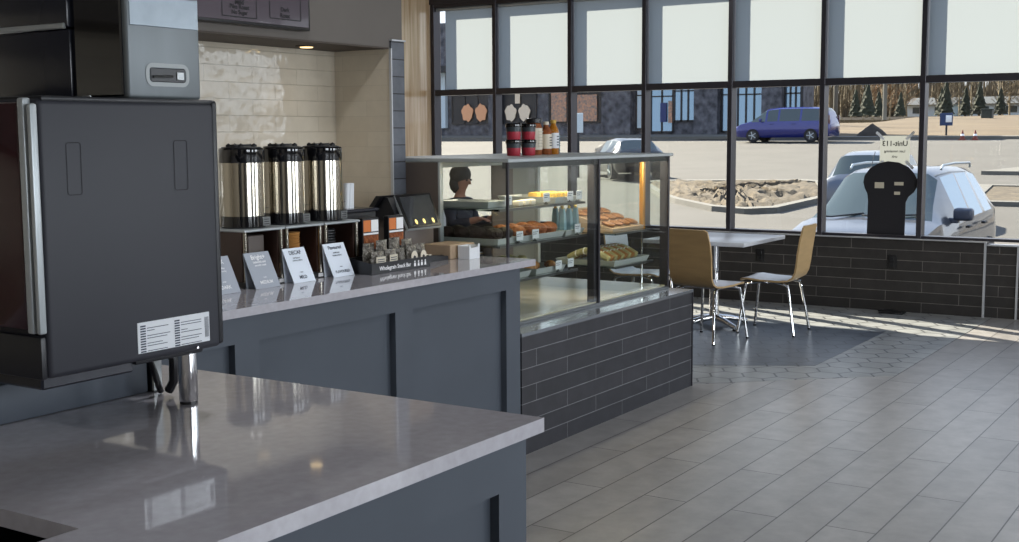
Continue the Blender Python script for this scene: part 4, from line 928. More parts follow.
# ---- on the window sill and the window wall
t = thing('standee', 'black mushroom shaped cutout board with three pale stickers on the window sill', 'standee', (WX + 0.045, 2.92, 0.6225))
pts = [(3.085, 0.6235)]
R_ = lambda q: (q[0], q[1])
outline = [(3.082, 0.6235), (3.078, 0.92), (3.085, 0.985), (3.108, 1.03), (3.122, 1.085), (3.112, 1.14), (3.07, 1.20), (3.0, 1.243), (2.92, 1.262), (2.83, 1.252), (2.75, 1.215), (2.70, 1.16), (2.672, 1.105), (2.675, 1.05), (2.70, 1.005), (2.745, 0.965), (2.765, 0.92), (2.768, 0.6235)]
part('board', MB().prism(outline, 'x', WX + 0.036, WX + 0.052), M['standee'], t)
for k, (y, z, w, h) in enumerate(((2.985, 1.06, 0.078, 0.05), (2.822, 1.075, 0.075, 0.028), (2.835, 0.995, 0.048, 0.026))):
    part('sticker', MB().box(WX + 0.0345, WX + 0.036, y - w / 2, y + w / 2, z - h / 2, z + h / 2), M['beigelabel'], t)
t = thing('paper_notice', 'white paper notice taped inside the window above the black cutout', 'notice', (WX + 0.08, 2.875, 1.23))
Y0, Y1, Z0, Z1 = 2.752, 3.002, 1.232, 1.475
sh = part('sheet', MB().quad((WX + 0.0805, Y0, Z0), (WX + 0.0805, Y1, Z0), (WX + 0.0805, Y1, Z1), (WX + 0.0805, Y0, Z1)), M['paper'], t)
for s, q, z in (('Unit-113', 0.060, 1.408), ('Last remaining', 0.030, 1.345), ('unit', 0.030, 1.300)):
    part('lettering', text(s, q, (WX + 0.0798, (Y0 + Y1) / 2, z), (0, 1, 0), (0, 0, 1)), M['blackink'], sh, smooth=False, label='black lettering that reads mirrored from inside')
for (y, z, a) in ((Y1, Z1, 1), (Y0, Z1, -1), (Y1, Z0, -1), (Y0, Z0, 1)):
    m = MB().box(-0.0006, 0.0006, -0.045, 0.045, -0.011, 0.011); m.xf(Matrix.Translation((WX + 0.0792, y, z)) @ Matrix.Rotation(a * PI / 4 + (0 if 1 else 0), 4, 'X')); part('tape', m, M['tape'], t)
for y, lb_ in ((4.02, 'black wall outlet on the brick wall behind the cafe table'), (2.851, 'black wall outlet on the brick wall under the black cutout')):
    t = thing('wall_outlet', lb_, 'outlet', (WX, y, 0.42))
    part('plate', MB().rbox(WX - 0.008, WX - 0.0005, y - 0.04, y + 0.04, 0.36, 0.48, 0.003, 2), M['outlet'], t)
    for z in (0.395, 0.445): part('socket', MB().rbox(WX - 0.011, WX - 0.007, y - 0.018, y + 0.018, z - 0.016, z + 0.016, 0.003, 1), M['blackplastic'], t)
t = thing('floor_outlet', 'flat black floor outlet near the brick wall under the window', 'outlet', (10.28, 2.80, 0.0022))
part('plate', MB().rbox(10.22, 10.34, 2.70, 2.90, 0.0022, 0.02, 0.004, 2), M['outlet'], t)
o = MB(); o.tube([(10.28, 2.88, 0.014), (10.33, 2.93, 0.012), (10.385, 2.90, 0.012), (10.40, 2.80, 0.012)], 0.006, 8); part('cord', o, M['blackplastic'], t)

# ================================================================ OUTDOORS
def gz(x): return -0.47 + max(0.0, x - 25) * 0.0415
def gz2(x): return gz(x)
rows = [[(x, y, gz(x) - (0.7 if x > 66 else 0)) for y in range(-60, 121, 20)] for x in (10.6, 14, 18, 22, 25, 30, 36, 42, 48, 54, 60, 64.6, 66.5, 80)]
o = MB(); o.grid(rows); struct('ground', o, M['asphalt'])
# grass bank behind the lot
rows = []
for i in range(14):
    u = i / 13; x = 64.5 + 62 * u; zz = gz(64.5) + 1.9 * (u ** 0.7)
    rows.append([(x, -90 + 7 * k, zz + (0.12 * math.sin(k * 1.7 + i) if 0 < i else 0.02)) for k in range(18)])
o = MB(); o.grid(rows); struct('ground_field', o, M['field'])
rows = [[(126, -90 + 20 * k, 3.1) for k in range(14)], [(320, -90 + 20 * k, 3.4) for k in range(14)]]
o = MB(); o.grid(rows); struct('ground_far', o, M['field'])
o = MB()
for x0, x1, y0, y1 in ((64.1, 64.5, -60, 24), ): o.prism([(x0, gz(x0) - 0.1), (x1, gz(x1) - 0.1), (x1, gz(x1) + 0.16), (x0, gz(x0) + 0.15)], 'y', y0, y1)
struct('kerb_field', o, M['concrete'], smooth=False)
# parking island with gravel
isl = [(29.2, 13.6), (27.6, 11.9), (27.2, 10.9), (27.7, 10.3), (31.3, 10.1), (35.8, 11.9), (36.2, 12.6), (35.2, 16.6), (34.4, 17.2), (30.4, 14.6)]
def ring(poly, w, h0, h1):
    n = len(poly); c = (sum(p[0] for p in poly) / n, sum(p[1] for p in poly) / n); inn = [(p[0] + (c[0] - p[0]) * w, p[1] + (c[1] - p[1]) * w) for p in poly]
    m = MB()
    for i in range(n):
        a, b_, c1, d = poly[i], poly[(i + 1) % n], inn[(i + 1) % n], inn[i]
        vs = [(q[0], q[1], gz(q[0]) + hh) for hh in (h0, h1) for q in (a, b_, c1, d)]
        m._add(vs, [(0, 1, 2, 3), (7, 6, 5, 4), (0, 1, 5, 4), (1, 2, 6, 5), (2, 3, 7, 6), (3, 0, 4, 7)])
    return m, inn
m, inn = ring(isl, 0.09, -0.1, 0.13); struct('kerb_island', m, M['concrete'], smooth=False)
n = len(inn); cx, cy = sum(p[0] for p in inn) / n, sum(p[1] for p in inn) / n
rows = []
for k in range(19):
    f_ = 1 - k / 18.0; row = []
    for i in range(n):
        for s_ in range(9):
            q = [inn[i][d] + (inn[(i + 1) % n][d] - inn[i][d]) * s_ / 9 for d in (0, 1)]
            x, y = cx + (q[0] - cx) * f_, cy + (q[1] - cy) * f_; row.append((x, y, gz(x) + 0.10 + 0.16 * (1 - f_) + (random.uniform(-0.07, 0.09) if 0 < k < 18 else 0)))
    rows.append(row)
m = MB(); m.grid(rows, close=True); struct('ground_gravel_bed', m, M['gravel'])
# right-hand islands
isl2 = [(30.6, 7.4), (30.6, -8), (35.6, -8), (35.6, 8.0)]
m, inn2 = ring(isl2, 0.12, -0.1, 0.11); struct('kerb_right', m, M['concrete'], smooth=False)
m = MB(); m._add([(q[0], q[1], gz(q[0]) + 0.08) for q in inn2], [(0, 1, 2, 3)]); struct('ground_right_bed', m, M['gravel'])
isl3 = [(40.5, 8.4), (40.5, -2), (44, -2), (44, 7.2)]
m = MB(); m._add([(q[0], q[1], gz(q[0]) + h) for h in (-0.1, 0.12) for q in isl3], [(3, 2, 1, 0), (4, 5, 6, 7)] + [(i, (i + 1) % 4, 4 + (i + 1) % 4, 4 + i) for i in range(4)]); struct('kerb_far', m, M['concrete'], smooth=False)
# pavement in front of the shops
m = MB(); m._add([(q[0], q[1], gz(q[0]) + h) for h in (-0.1, 0.16) for q in ((65.0, 26.5), (65.0, 75), (68, 75), (68, 24.6))], [(3, 2, 1, 0), (4, 5, 6, 7)] + [(i, (i + 1) % 4, 4 + (i + 1) % 4, 4 + i) for i in range(4)])
struct('pavement', m, M['concrete'], smooth=False)

# ---- shops opposite
BX = 68.0; bz = gz(BX) + 0.16
t = thing('shop_building', 'long low shop building of dark split stone across the parking lot', 'building', (BX + 4, 45, bz))
o = MB(); o.box(BX + 0.2, BX + 2.0, 23.9, 78, bz - 0.8, bz + 7.5); part('wall', o, M['stone'], t, smooth=False)
o = MB(); o.box(BX - 0.8, BX + 0.6, 23.6, 78, bz + 4.2, bz + 4.6); part('canopy', o, M['canopy'], t)
for y0, y1 in ((25.0, 26.2), (28.9, 30.4), (34.6, 36.6), (44.2, 45.0)): part('pillar', MB().box(BX - 0.3, BX + 0.3, y0, y1, bz - 0.6, bz + 4.8), M['stone'], t, smooth=False)
def shopwin(y0, y1, z0, z1, n, gm):
    w = MB(); w.box(BX + 0.1, BX + 0.21, y0, y1, z0, z0 + 0.1); w.box(BX + 0.1, BX + 0.21, y0, y1, z1 - 0.1, z1); w.box(BX + 0.1, BX + 0.21, y0, y1, z0 + (z1 - z0) * 0.55, z0 + (z1 - z0) * 0.55 + 0.08)
    for k in range(n + 1):
        y = y0 + (y1 - y0) * k / n; w.box(BX + 0.1, BX + 0.21, y - 0.05, y + 0.05, z0, z1)
    p = part('window', w, M['facadeframe'], t)
    part('pane', MB().box(BX + 0.15, BX + 0.18, y0, y1, z0, z1), gm, p)
    return p
shopwin(24.0, 24.95, bz + 0.1, bz + 4.0, 3, M['facadeglass'])
shopwin(26.3, 28.8, bz + 0.1, bz + 4.0, 5, M['facadeglass'])
shopwin(30.5, 31.85, bz + 0.75, bz + 4.0, 3, M['facadeglass'])
p = shopwin(31.95, 33.4, bz + 0.1, bz + 4.0, 2, M['facadeglass'])
part('door_sign', MB().box(BX + 0.05, BX + 0.10, 32.35, 32.75, bz + 0.75, bz + 1.9), M['blueprint'], p)
part('notice', MB().box(BX + 0.05, BX + 0.10, 31.97, 32.22, bz + 0.7, bz + 2.0), M['posters'], p)
shopwin(34.0, 34.4, bz + 0.3, bz + 4.0, 1, M['house'])
p = shopwin(36.9, 40.6, bz + 0.75, bz + 4.0, 3, M['facadeframe'])
part('poster', MB().box(BX + 0.04, BX + 0.10, 37.1, 38.5, bz + 0.85, bz + 2.5), M['posters'], p)
part('poster', MB().box(BX + 0.04, BX + 0.10, 39.3, 40.4, bz + 0.85, bz + 2.9), M['posters'], p)
def leafprint(yc, zc, s, mt, stalk, p):
    for sy in (-1, 1):
        o = MB(); n = 22
        poly = [(yc + sy * (0.06 + s * (0.55 + 0.5 * math.cos(a) * (1 + 0.12 * math.sin(5 * a)))), zc + s * 0.62 * math.sin(a) * (1 + 0.12 * math.cos(7 * a))) for a in [2 * PI * k / n for k in range(n)]]
        o.prism(poly, 'x', BX + 0.03, BX + 0.08); part('window_print', o, mt, p)
    if stalk: part('window_print', MB().box(BX + 0.03, BX + 0.08, yc - 0.18, yc + 0.18, zc + s * 0.7, zc + s * 1.6), mt, p)
p = shopwin(41.6, 44.1, bz + 0.75, bz + 4.0, 2, M['facadeframe']); leafprint(42.95, bz + 1.45, 0.85, M['postercream'], True, p)
p = shopwin(45.1, 48.2, bz + 0.75, bz + 4.0, 3, M['facadeframe']); leafprint(46.35, bz + 1.5, 0.9, M['posterorange'], False, p)
part('downpipe', MB().box(BX - 0.1, BX + 0.2, 48.6, 48.95, bz + 0.5, bz + 4.2), M['house'], t)

# ---- cars
def car(name, label, loc, rz, st, paint, glass, side, ws, rw, sides, wheels, wr, cat='car', extra=None):
    """st: (x, low, belt, top, w, wr) stations from rear to front; ws/rw/sides: lists of station intervals that are glass"""
    t = thing(name, label, cat, loc, rz, None)
    rows = []
    for (x, lo, be, top, w, wt) in st:
        pts = [(0, lo), (w * 0.9, lo), (w * 0.99, lo + 0.14), (w, (lo + be) / 2 + 0.06), (w * 0.965, be), (wt, top - 0.085 if top - be > 0.2 else be + (top - be) * 0.6), (wt * 0.8, top - 0.012), (wt * 0.4, top), (0, top + 0.005)]
        L = [(x, -y, z) for y, z in pts]; R_ = [(x, y, z) for y, z in pts[::-1][1:]]
        rows.append(L + R_)
    n = len(rows[0]); body, wsm, rwm, sm = MB(), MB(), MB(), MB()
    for i in range(len(rows) - 1):
        for k in range(n - 1):
            q = [rows[i][k], rows[i][k + 1], rows[i + 1][k + 1], rows[i + 1][k]]
            m = body
            if k in (5, 6, 7, 8, 9, 10):
                if i in ws: m = wsm
                elif i in rw: m = rwm
            if k in (4, 11) and i in sides: m = sm
            m.quad(*q)
    for end in (0, -1): body._add(rows[end], [tuple(range(n))])
    def weld(m):
        bm = bmesh.new(); me = bpy.data.meshes.new('x'); me.from_pydata(m.v, [], m.f); bm.from_mesh(me); bmesh.ops.remove_doubles(bm, verts=bm.verts, dist=0.0005); r = MB().bm(bm); bpy.data.meshes.remove(me); return r
    part('body', weld(body), paint, t, world=False, ang=40)
    if wsm.f: part('windscreen', weld(wsm), glass, t, world=False)
    if rwm.f: part('rear_window', weld(rwm), glass, t, world=False)
    if sm.f: part('side_windows', weld(sm), side, t, world=False)
    for x in wheels:
        for s in (1, -1):
            yw = s * (st[len(st) // 2][4] - 0.10)
            o = MB(); o.tube([(x, yw - s * 0.10, wr), (x, yw + s * 0.115, wr)], wr, 28); w_ = part('wheel', o, M['tyre'], t, world=False)
            o = MB(); o.tube([(x, yw + s * 0.112, wr), (x, yw + s * 0.122, wr)], wr * 0.66, 24); part('rim', o, M['rim'], w_, world=False)
            o = MB()
            for a in range(5): o.tube([(x, yw + s * 0.124, wr), (x + math.cos(a * 1.2566) * wr * 0.6, yw + s * 0.124, wr + math.sin(a * 1.2566) * wr * 0.6)], wr * 0.07, 6)
            part('spokes', o, M['silver'], w_, world=False)
    return t
# silver hatchback facing the window
Ls = [(0.0, 0.45, 0.80, 0.90, 0.70, 0.60), (0.06, 0.30, 0.92, 1.00, 0.80, 0.66), (0.14, 0.24, 0.98, 1.30, 0.84, 0.58), (0.30, 0.22, 0.98, 1.49, 0.86, 0.56), (0.48, 0.22, 0.97, 1.52, 0.87, 0.58), (0.95, 0.22, 0.96, 1.55, 0.885, 0.60), (1.10, 0.22, 0.955, 1.555, 0.887, 0.61), (1.70, 0.22, 0.945, 1.56, 0.89, 0.62), (1.78, 0.22, 0.94, 1.56, 0.89, 0.62), (2.40, 0.22, 0.935, 1.53, 0.888, 0.61), (2.50, 0.22, 0.935, 1.50, 0.887, 0.61), (2.95, 0.22, 0.93, 1.20, 0.88, 0.68), (3.28, 0.22, 0.925, 0.99, 0.87, 0.76), (3.36, 0.22, 0.92, 0.965, 0.87, 0.76), (3.80, 0.22, 0.84, 0.91, 0.85, 0.70), (4.10, 0.24, 0.76, 0.84, 0.80, 0.62), (4.28, 0.28, 0.66, 0.72, 0.70, 0.54), (4.36, 0.36, 0.56, 0.58, 0.60, 0.46)]
cs = car('hatchback', 'silver hatchback parked nose toward the cafe window', (17.9, 4.27, gz(14) - 0.02), PI, [(x, a, b_, c_, w * 0.96, r * 0.94) for (x, a, b_, c_, w, r) in Ls], M['carsilver'], M['carglass'], M['sideglass'], (10, 11), (2,), (4, 6, 8), (0.78, 3.42), 0.31)
o = MB()
for s in (1, -1): o.tube([(0.55, s * 0.52, 1.53), (0.62, s * 0.53, 1.585), (1.6, s * 0.56, 1.60), (2.2, s * 0.56, 1.585), (2.28, s * 0.56, 1.54)], 0.016, 8)
part('roof_rail', o, M['silver'], cs, world=False)
for s in (1, -1):
    if s > 0:
        o = MB(); o.rbox(2.68, 2.84, 0.84, 1.06, 0.95, 1.10, 0.04, 3); o.rbox(2.72, 2.82, 0.78, 0.90, 0.92, 0.98, 0.01, 2); part('mirror', o, M['mirrorshell'], cs, world=False)
    o = MB(); o.ball((3.98, s * 0.56, 0.76), 0.20, 2, sq=(1.1, 0.75, 0.55)); part('headlamp', o, M['lamp'], cs, world=False)
    for x in (1.25, 2.12):
        o = MB(); o.rbox(x, x + 0.16, s * 0.89 - 0.02, s * 0.89 + 0.03, 0.83, 0.86, 0.008, 2); part('door_handle', o, M['trimblack'], cs, world=False)
    o = MB(); o.box(0.7, 3.1, s * 0.875 - 0.015, s * 0.90, 0.50, 0.56); part('side_moulding', o, M['trimblack'], cs, world=False)
o = MB(); o.tube([(3.22, 0.55, 1.035), (3.32, 0.05, 1.01), (3.28, -0.1, 1.015)], 0.011, 6); o.tube([(3.22, -0.1, 1.035), (3.33, -0.45, 0.99), (3.30, -0.6, 0.99)], 0.011, 6); part('wiper', o, M['trimblack'], cs, world=False)
o = MB(); o.tube([(2.30, -0.3, 1.535), (2.12, -0.3, 1.75)], 0.005, 6); part('antenna', o, M['trimblack'], cs, world=False)
# pale blue hatchback behind it
Lp = [(0.0, 0.40, 0.70, 0.76, 0.66, 0.58), (0.05, 0.28, 0.86, 0.93, 0.76, 0.64), (0.12, 0.24, 0.93, 0.99, 0.80, 0.66), (0.20, 0.22, 0.95, 1.05, 0.82, 0.62), (0.50, 0.22, 0.95, 1.40, 0.84, 0.56), (0.70, 0.22, 0.95, 1.44, 0.845, 0.57), (1.3, 0.22, 0.94, 1.475, 0.85, 0.59), (1.4, 0.22, 0.94, 1.475, 0.85, 0.59), (2.1, 0.22, 0.93, 1.45, 0.85, 0.59), (2.2, 0.22, 0.93, 1.43, 0.85, 0.59), (2.9, 0.22, 0.92, 0.98, 0.84, 0.70), (3.5, 0.22, 0.85, 0.91, 0.82, 0.66), (3.9, 0.26, 0.72, 0.78, 0.74, 0.56), (4.05, 0.34, 0.55, 0.58, 0.60, 0.46)]
cp = car('hatchback', 'pale blue hatchback seen from behind beyond the silver car', (24.9, 7.50, gz(25)), 0.06, [(x, a, b_ * 1.06, c_ * 1.08, w, r) for (x, a, b_, c_, w, r) in Lp], M['carpale'], M['carglass'], M['carglass'], (9,), (3,), (5, 7), (0.72, 3.2), 0.30)
for s in (1, -1):
    o = MB(); o.ball((0.10, s * 0.74, 0.84), 0.10, 2, sq=(0.7, 0.7, 1.2)); part('tail_lamp', o, M['redlamp'], cp, world=False)
part('number_plate', MB().rbox(-0.012, 0.01, -0.16, 0.16, 0.56, 0.66, 0.003, 1), M['white'], cp, world=False)
o = MB(); o.ball((-0.0, 0, 0.80), 0.05, 2, sq=(0.3, 1, 1)); part('emblem', o, M['chrome'], cp, world=False)
# blue minivan, side on
Lv = [(0.0, 0.40, 0.85, 0.95, 0.80, 0.70), (0.05, 0.30, 1.02, 1.12, 0.92, 0.74), (0.18, 0.26, 1.08, 1.55, 0.95, 0.68), (0.36, 0.24, 1.08, 1.72, 0.96, 0.70), (0.5, 0.24, 1.08, 1.75, 0.97, 0.71), (1.45, 0.24, 1.07, 1.78, 0.98, 0.73), (1.55, 0.24, 1.07, 1.78, 0.98, 0.73), (2.6, 0.24, 1.06, 1.77, 0.98, 0.73), (2.7, 0.24, 1.06, 1.765, 0.98, 0.73), (3.25, 0.24, 1.05, 1.70, 0.98, 0.72), (3.35, 0.24, 1.05, 1.66, 0.98, 0.72), (4.1, 0.24, 1.02, 1.12, 0.96, 0.80), (4.2, 0.24, 1.01, 1.08, 0.96, 0.80), (4.7, 0.26, 0.90, 0.98, 0.92, 0.72), (5.0, 0.30, 0.76, 0.82, 0.82, 0.6), (5.1, 0.40, 0.62, 0.64, 0.70, 0.5)]
cv = car('minivan', 'dark blue minivan parked side on in front of the shops', (61.6, 19.9, gz(61.6)), PI / 2 + 0.02, Lv, M['carblue'], M['carglass'], M['carglass'], (10,), (2,), (4, 6, 8, 10), (0.95, 4.0), 0.34)
for s in (1, -1):
    o = MB(); o.rbox(3.5, 3.62, s * 1.07 - 0.09, s * 1.07 + 0.09, 1.05, 1.2, 0.03, 2); part('mirror', o, M['carblue'], cv, world=False)
    o = MB(); o.rbox(0.02, 0.10, s * 0.84 - 0.06, s * 0.84 + 0.06, 0.9, 1.35, 0.02, 2); part('tail_lamp', o, M['redlamp'], cv, world=False)
    for x in (1.75, 2.9):
        o = MB(); o.rbox(x, x + 0.2, s * 0.985 - 0.02, s * 0.985 + 0.03, 0.92, 0.96, 0.01, 1); part('door_handle', o, M['carblue'], cv, world=False)
# charcoal car glimpsed above the case
Ld = [(x, a, b_ - 0.06, c_ - 0.12 if c_ > 1.2 else c_ - 0.05, w, r) for (x, a, b_, c_, w, r) in Lp]
cd = car('hatchback', 'charcoal car glimpsed through the window just above the pastry case', (36.0, 18.0, gz(37)), 0.75, Ld, M['cardark'], M['carglass'], M['carglass'], (9,), (3,), (5, 7), (0.72, 3.2), 0.30)
for s in (1, -1):
    o = MB(); o.ball((0.08, s * 0.72, 0.80), 0.10, 2, sq=(0.7, 0.8, 1.1)); part('tail_lamp', o, M['lamp'], cd, world=False)

# ---- street things
def signpost(name, label, cat, x, y, z, h, w, hh, mt, ax='x'):
    t = thing(name, label, cat, (x, y, z))
    o = MB(); o.tube([(0, 0, 0), (0, 0, h)], 0.05, 8); part('post', o, M['trimblack'], t, world=False)
    o = MB(); o.rbox(-0.09, -0.05, -w / 2, w / 2, h - hh, h + 0.05, 0.01, 1); part('face', o, mt, t, world=False)
    return t
signpost('parking_sign', 'small pale parking sign on a thin post in front of the shops', 'sign', 37.0, 20.9, gz(37.0), 2.15, 0.46, 0.62, M['house'])
t = signpost('road_sign', 'blue and white sign on a dark post at the edge of the grass', 'sign', 66.5, 15.6, gz(66.5) - 0.05, 1.25, 0.65, 0.6, M['signblue'])
part('emblem', MB().rbox(-0.105, -0.085, -0.28, 0.02, 0.82, 1.18, 0.04, 2), M['inkwhite'], t, world=False)
def cone(x, y, z, label, tilt=0.0):
    t = thing('traffic_cone', label, 'cone', (x, y, z), 0, 'orange cones at the kerb')
    o = MB(); o.lathe([(0.14, 0.03), (0.02, 0.5)], 0, 0, 14); part('body', o, M['conered'], t, world=False)
    part('base', MB().rbox(-0.19, 0.19, -0.19, 0.19, 0, 0.035, 0.01, 1), M['conered'], t, world=False)
    o = MB(); o.lathe([(0.098, 0.21), (0.072, 0.31)], 0, 0, 14); part('stripe', o, M['inkwhite'], t, world=False)
cone(63.2, 14.05, gz(63.2), 'orange cone at the kerb, nearer the blue sign')
cone(63.2, 13.45, gz(63.2), 'orange cone at the kerb, farther from the blue sign')
def bankz(x): return gz(64.5) + 1.9 * (max(0, (x - 64.5) / 62) ** 0.7)
def pole(x, y, h, r, label):
    t = thing('utility_pole', label, 'pole', (x, y, bankz(x) - 0.1), 0)
    o = MB(); o.tube([(0, 0, 0), (0, 0, h)], r, 10, r1=r * 0.75); part('shaft', o, M['pole'], t, world=False)
    part('crossarm', MB().rbox(-0.06, 0.06, -1.1, 1.1, h - 1.0, h - 0.85, 0.02, 1), M['pole'], t, world=False)
pole(82, 26.5, 9, 0.17, 'pale utility pole at the near foot of the grass bank behind the blue minivan')
pole(112, 31.7, 11, 0.20, 'pale utility pole on the grass crest before the bare trees')
t = thing('utility_cabinet', 'green utility cabinet on the crest of the grass bank', 'cabinet', (112, 22.9, bankz(112) - 0.1))
part('body', MB().rbox(-0.4, 0.4, -0.45, 0.45, 0, 0.75, 0.03, 1), M['green'], t, world=False)
part('lid', MB().rbox(-0.45, 0.45, -0.5, 0.5, 0.75, 0.85, 0.03, 1), M['green'], t, world=False)
# soil mound just visible over the taped notice
m = MB(); rows = []
for i in range(7):
    u = i / 6; r = 0.85 * (1 - u ** 1.3) + 0.04; rows.append([(66.2 + r * 1.2 * math.cos(2 * PI * k / 18), 19.35 + r * math.sin(2 * PI * k / 18) * (1 + random.uniform(-.05, .05)), gz(66.2) - 0.05 + 0.80 * u + random.uniform(-.04, .04)) for k in range(18)])
m.grid(rows, close=True); m._add(rows[-1], [tuple(range(18))])
single('soil_mound', m, M['mound'], 'grey brown soil mound seen just over the taped paper notice', 'mound', (66.2, 19.35, gz(66.2)))
# small pale boulder on the lot
o = MB()
o.ball((46.0, 24.6, gz(46.0) + 0.3), 0.55, 2, 0.12, sq=(1.2, 0.9, 0.75)); single('boulder', o, M['concrete'], 'pale boulder on the lot left of the charcoal car', 'boulder', (46.0, 24.6, gz(46.0)))
# houses among the trees
for (x, y, w, lb_) in ((151, 29.0, 6, 'low pale shed among the bare trees, farther from the blue sign'), (151, 36.5, 5, 'low pale shed among the bare trees, nearer the blue sign')):
    t = thing('garden_shed', lb_, 'shed', (x, y, 3.2)); part('walls', MB().box(-4, 4, -w / 2, w / 2, 0, 1.5), M['house'], t, world=False)
    o = MB(); o.prism([(-4.5, 1.5), (4.5, 1.5), (0, 2.4)], 'y', -w / 2 - 0.4, w / 2 + 0.4); part('roof', o, M['roof'], t, world=False)
    for k in (-1, 1): part('window', MB().box(-4.05, -4.0, k * w / 4 - 0.6, k * w / 4 + 0.6, 0.5, 1.2), M['carglass'], t, world=False)

# ---- trees behind the bank
def spruce(x, y, h, label):
    t = thing('spruce_tree', label, 'tree', (x, y, 3.0), random.uniform(0, 6), 'spruces behind the grass bank')
    o = MB(); o.tube([(0, 0, 0), (0, 0, h * 0.9)], 0.13, 8, r1=0.04); part('trunk', o, M['bark'], t, world=False)
    o = MB(); n = 15
    for k in range(9):
        u = k / 9; z0 = h * (0.08 + 0.86 * u); r = h * 0.20 * (1 - u) + 0.12; rows = []
        for (rr, dz) in ((1, 0), (0.72, 0.10), (0.15, 0.20)):
            rows.append([(r * rr * (1 + 0.30 * (((q * 7 + k * 3) % 5) / 4 - 0.5)) * math.cos(2 * PI * q / n + k), r * rr * (1 + 0.30 * (((q * 7 + k * 3) % 5) / 4 - 0.5)) * math.sin(2 * PI * q / n + k), z0 + h * dz * 0.8 - (0.06 * h * 0.3 if rr == 1 else 0)) for q in range(n)])
        o.grid(rows, close=True)
    part('foliage', o, M['spruce'], t, world=False, smooth=False)
def bare(x, y, h, label, mt, grp='bare trees behind the grass bank', seed=0):
    rnd = random.Random(seed); t = thing('bare_tree', label, 'tree', (x, y, 3.0), 0, grp)
    o = MB(); o.tube([(0, 0, 0), (rnd.uniform(-.2, .2), rnd.uniform(-.2, .2), h * 0.5), (rnd.uniform(-.3, .3), rnd.uniform(-.3, .3), h)], 0.11, 6, r1=0.03); part('trunk', o, M['paletrunk'], t, world=False)
    o = MB()
    for k in range(46):
        u = rnd.uniform(0.12, 0.95); a = rnd.uniform(0, 2 * PI); L = h * rnd.uniform(0.14, 0.30) * (1.1 - 0.6 * u); p = Vector((0, 0, h * u)); d = Vector((math.cos(a), math.sin(a), rnd.uniform(0.5, 1.5))).normalized()
        e = p + d * L; o.tube([p, e], 0.032, 3, r1=0.012)
        for q in range(3):
            f_ = rnd.uniform(0.35, 0.95); p2 = p + d * L * f_; d2 = (d + Vector((rnd.uniform(-.8, .8), rnd.uniform(-.8, .8), rnd.uniform(-.2, .8)))).normalized(); o.tube([p2, p2 + d2 * L * 0.5], 0.02, 3, r1=0.008)
    part('branches', o, mt, t, world=False, smooth=False)
sp = [(122, 37.4, 2.8), (120, 35.6, 3.4), (123, 35.4, 2.6), (124, 36.9, 3.6), (122, 33.0, 2.4), (124, 29.6, 2.8), (121, 28.5, 3.4), (125, 27.6, 2.8), (123, 25.9, 3.3), (122, 23.8, 2.6)]
for k, (x, y, h) in enumerate(sp): spruce(x, y, h, 'dark spruce rising among the bare trees behind the grass bank')
for k in range(26):
    y = 46 - 0.95 * k + random.uniform(-.4, .4); x = random.uniform(130, 145); tan = 5 <= k <= 9
    bare(x, y, random.uniform(4.5, 7.5), 'leafless grey brown tree behind the grass bank' if not tan else 'leafless tan tree behind the grass bank near the far pole', M['twigtan'] if tan else M['twigs'], 'bare trees behind the grass bank' if not tan else 'tan bare trees near the far pole', seed=k)
# undergrowth and the wood beyond, which nobody could count
o = MB(); rnd = random.Random(3)
for k in range(9000):
    x = rnd.uniform(157, 195); y = rnd.uniform(22, 64); h = rnd.uniform(2.0, 9.5) * rnd.uniform(0.5, 1); w = rnd.uniform(0.05, 0.14); a = rnd.uniform(0, PI); ly, lx = rnd.uniform(-.6, .6), rnd.uniform(-.6, .6)
    c, s_ = math.cos(a) * w, math.sin(a) * w
    o._add([(x - c, y - s_, 3.0), (x + c, y + s_, 3.0), (x + lx + c * .3, y + ly + s_ * .3, 3 + h), (x + lx - c * .3, y + ly - s_ * .3, 3 + h)], [(0, 1, 2, 3)], rnd.choice((0, 0, 1)))
q = link('woods', mesh('woods', o, [M['twigs'], M['bark']], smooth=False)); tag(q, 'tangle of bare stems and brush filling the wood beyond the bank', 'woods', kind='stuff')

# ================================================================ LIGHT
w = bpy.data.worlds.new('sky'); S.world = w; w.use_nodes = True; nt = w.node_tree; nt.nodes.clear()
ou = nt.nodes.new('ShaderNodeOutputWorld'); bg = nt.nodes.new('ShaderNodeBackground'); nt.links.new(bg.outputs[0], ou.inputs[0])
tc = nt.nodes.new('ShaderNodeTexCoord'); sp_ = nt.nodes.new('ShaderNodeSeparateXYZ'); nt.links.new(tc.outputs['Generated'], sp_.inputs[0])
cr = nt.nodes.new('ShaderNodeValToRGB'); nt.links.new(sp_.outputs[2], cr.inputs[0])
cr.color_ramp.elements[0].color = (0.86, 0.90, 0.95, 1); cr.color_ramp.elements[1].color = (0.46, 0.62, 0.92, 1); cr.color_ramp.elements[1].position = 0.7
nt.links.new(cr.outputs[0], bg.inputs[0]); bg.inputs[1].default_value = 1.6
def lamp(name, typ, energy, loc, col=(1, 1, 1), **kw):
    d = bpy.data.lights.new(name, typ); d.energy = energy; d.color = col
    for k, v in kw.items(): setattr(d, k, v)
    o = link(name, d); o.location = loc; return o
SUN = Vector((-0.667, -1.5, -1.0))
s_ = lamp('sun', 'SUN', 24.0, (12, 12, 12), (1.0, 0.91, 0.75), angle=math.radians(0.6)); s_.rotation_euler = SUN.to_track_quat('-Z', 'Y').to_euler()
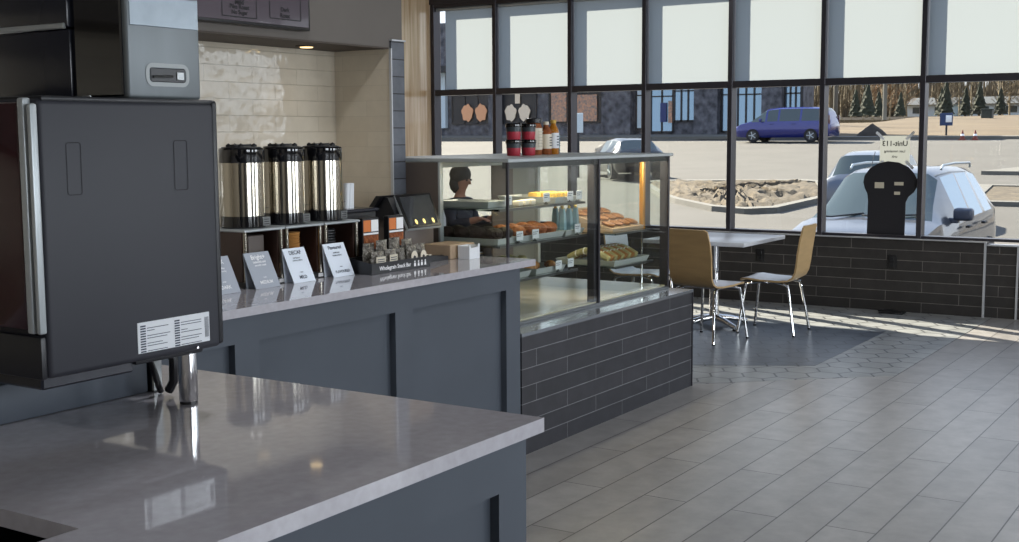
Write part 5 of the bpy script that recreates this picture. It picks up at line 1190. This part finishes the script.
# area lamps added at the right-hand windows to boost the daylight, one per bay
for x in WB:
    a = lamp('window_daylight', 'AREA', 78, (x, -4.98, 1.75), (0.86, 0.93, 1.0), shape='RECTANGLE', size=0.8, size_y=2.2); a.rotation_euler = Vector((0, 1, 0)).to_track_quat('-Z', 'Y').to_euler()
a = lamp('case_light', 'AREA', 9, (5.78, 3.28, 1.36), (1.0, 0.88, 0.66), shape='RECTANGLE', size=1.6, size_y=0.06)  # unseen area lamp added to light up the pastries
# spot of the soffit downlight
for (x, y) in ((4.387, 3.93),):
    a = lamp('soffit_spot', 'SPOT', 0.7, (x, y, 1.90), (1.0, 0.78, 0.5), spot_size=math.radians(110), spot_blend=0.7, shadow_soft_size=0.03); a.rotation_euler = (0, 0, 0)
for (x, y, e) in ((5.6, 0.3, 24), (8.2, 0.6, 26), (8.2, -2.2, 28), (5.4, -2.2, 26), (7.6, 5.4, 26), (2.9, 2.5, 20), (-1.2, 1.2, 24)):  # unseen fill lamps added to brighten floor, tiles and back wall
    a = lamp('ceiling_lamp', 'AREA', e, (x, y, 3.28), (0.97, 0.98, 1.0), shape='DISK', size=0.35)

# ================================================================ CAMERA
cam = bpy.data.cameras.new('camera'); co = link('camera', cam); S.camera = co
yaw, pit, rol, f = 0.570200740, 0.110197909, -0.00567527277, 1230.18402
fw = Vector((math.cos(pit) * math.cos(yaw), math.cos(pit) * math.sin(yaw), -math.sin(pit))); r = fw.cross(Vector((0, 0, 1))).normalized(); u = r.cross(fw)
r2 = math.cos(rol) * r + math.sin(rol) * u; u2 = -math.sin(rol) * r + math.cos(rol) * u
co.matrix_world = Matrix(((r2.x, u2.x, -fw.x, 0), (r2.y, u2.y, -fw.y, 0), (r2.z, u2.z, -fw.z, 1.5), (0, 0, 0, 1)))
cam.sensor_fit = 'HORIZONTAL'; cam.sensor_width = 36; cam.lens = f / 1019 * 36; cam.clip_start = 0.02; cam.clip_end = 900
S.view_settings.view_transform = 'Standard'; S.view_settings.look = 'None'; S.view_settings.gamma = 1; S.view_settings.exposure = 0.0; S.view_settings.use_curve_mapping = False
S.cycles.use_denoising = True; S.cycles.max_bounces = 10; S.cycles.transparent_max_bounces = 24; S.cycles.sample_clamp_indirect = 6
S.cycles.caustics_reflective = False; S.cycles.caustics_refractive = False
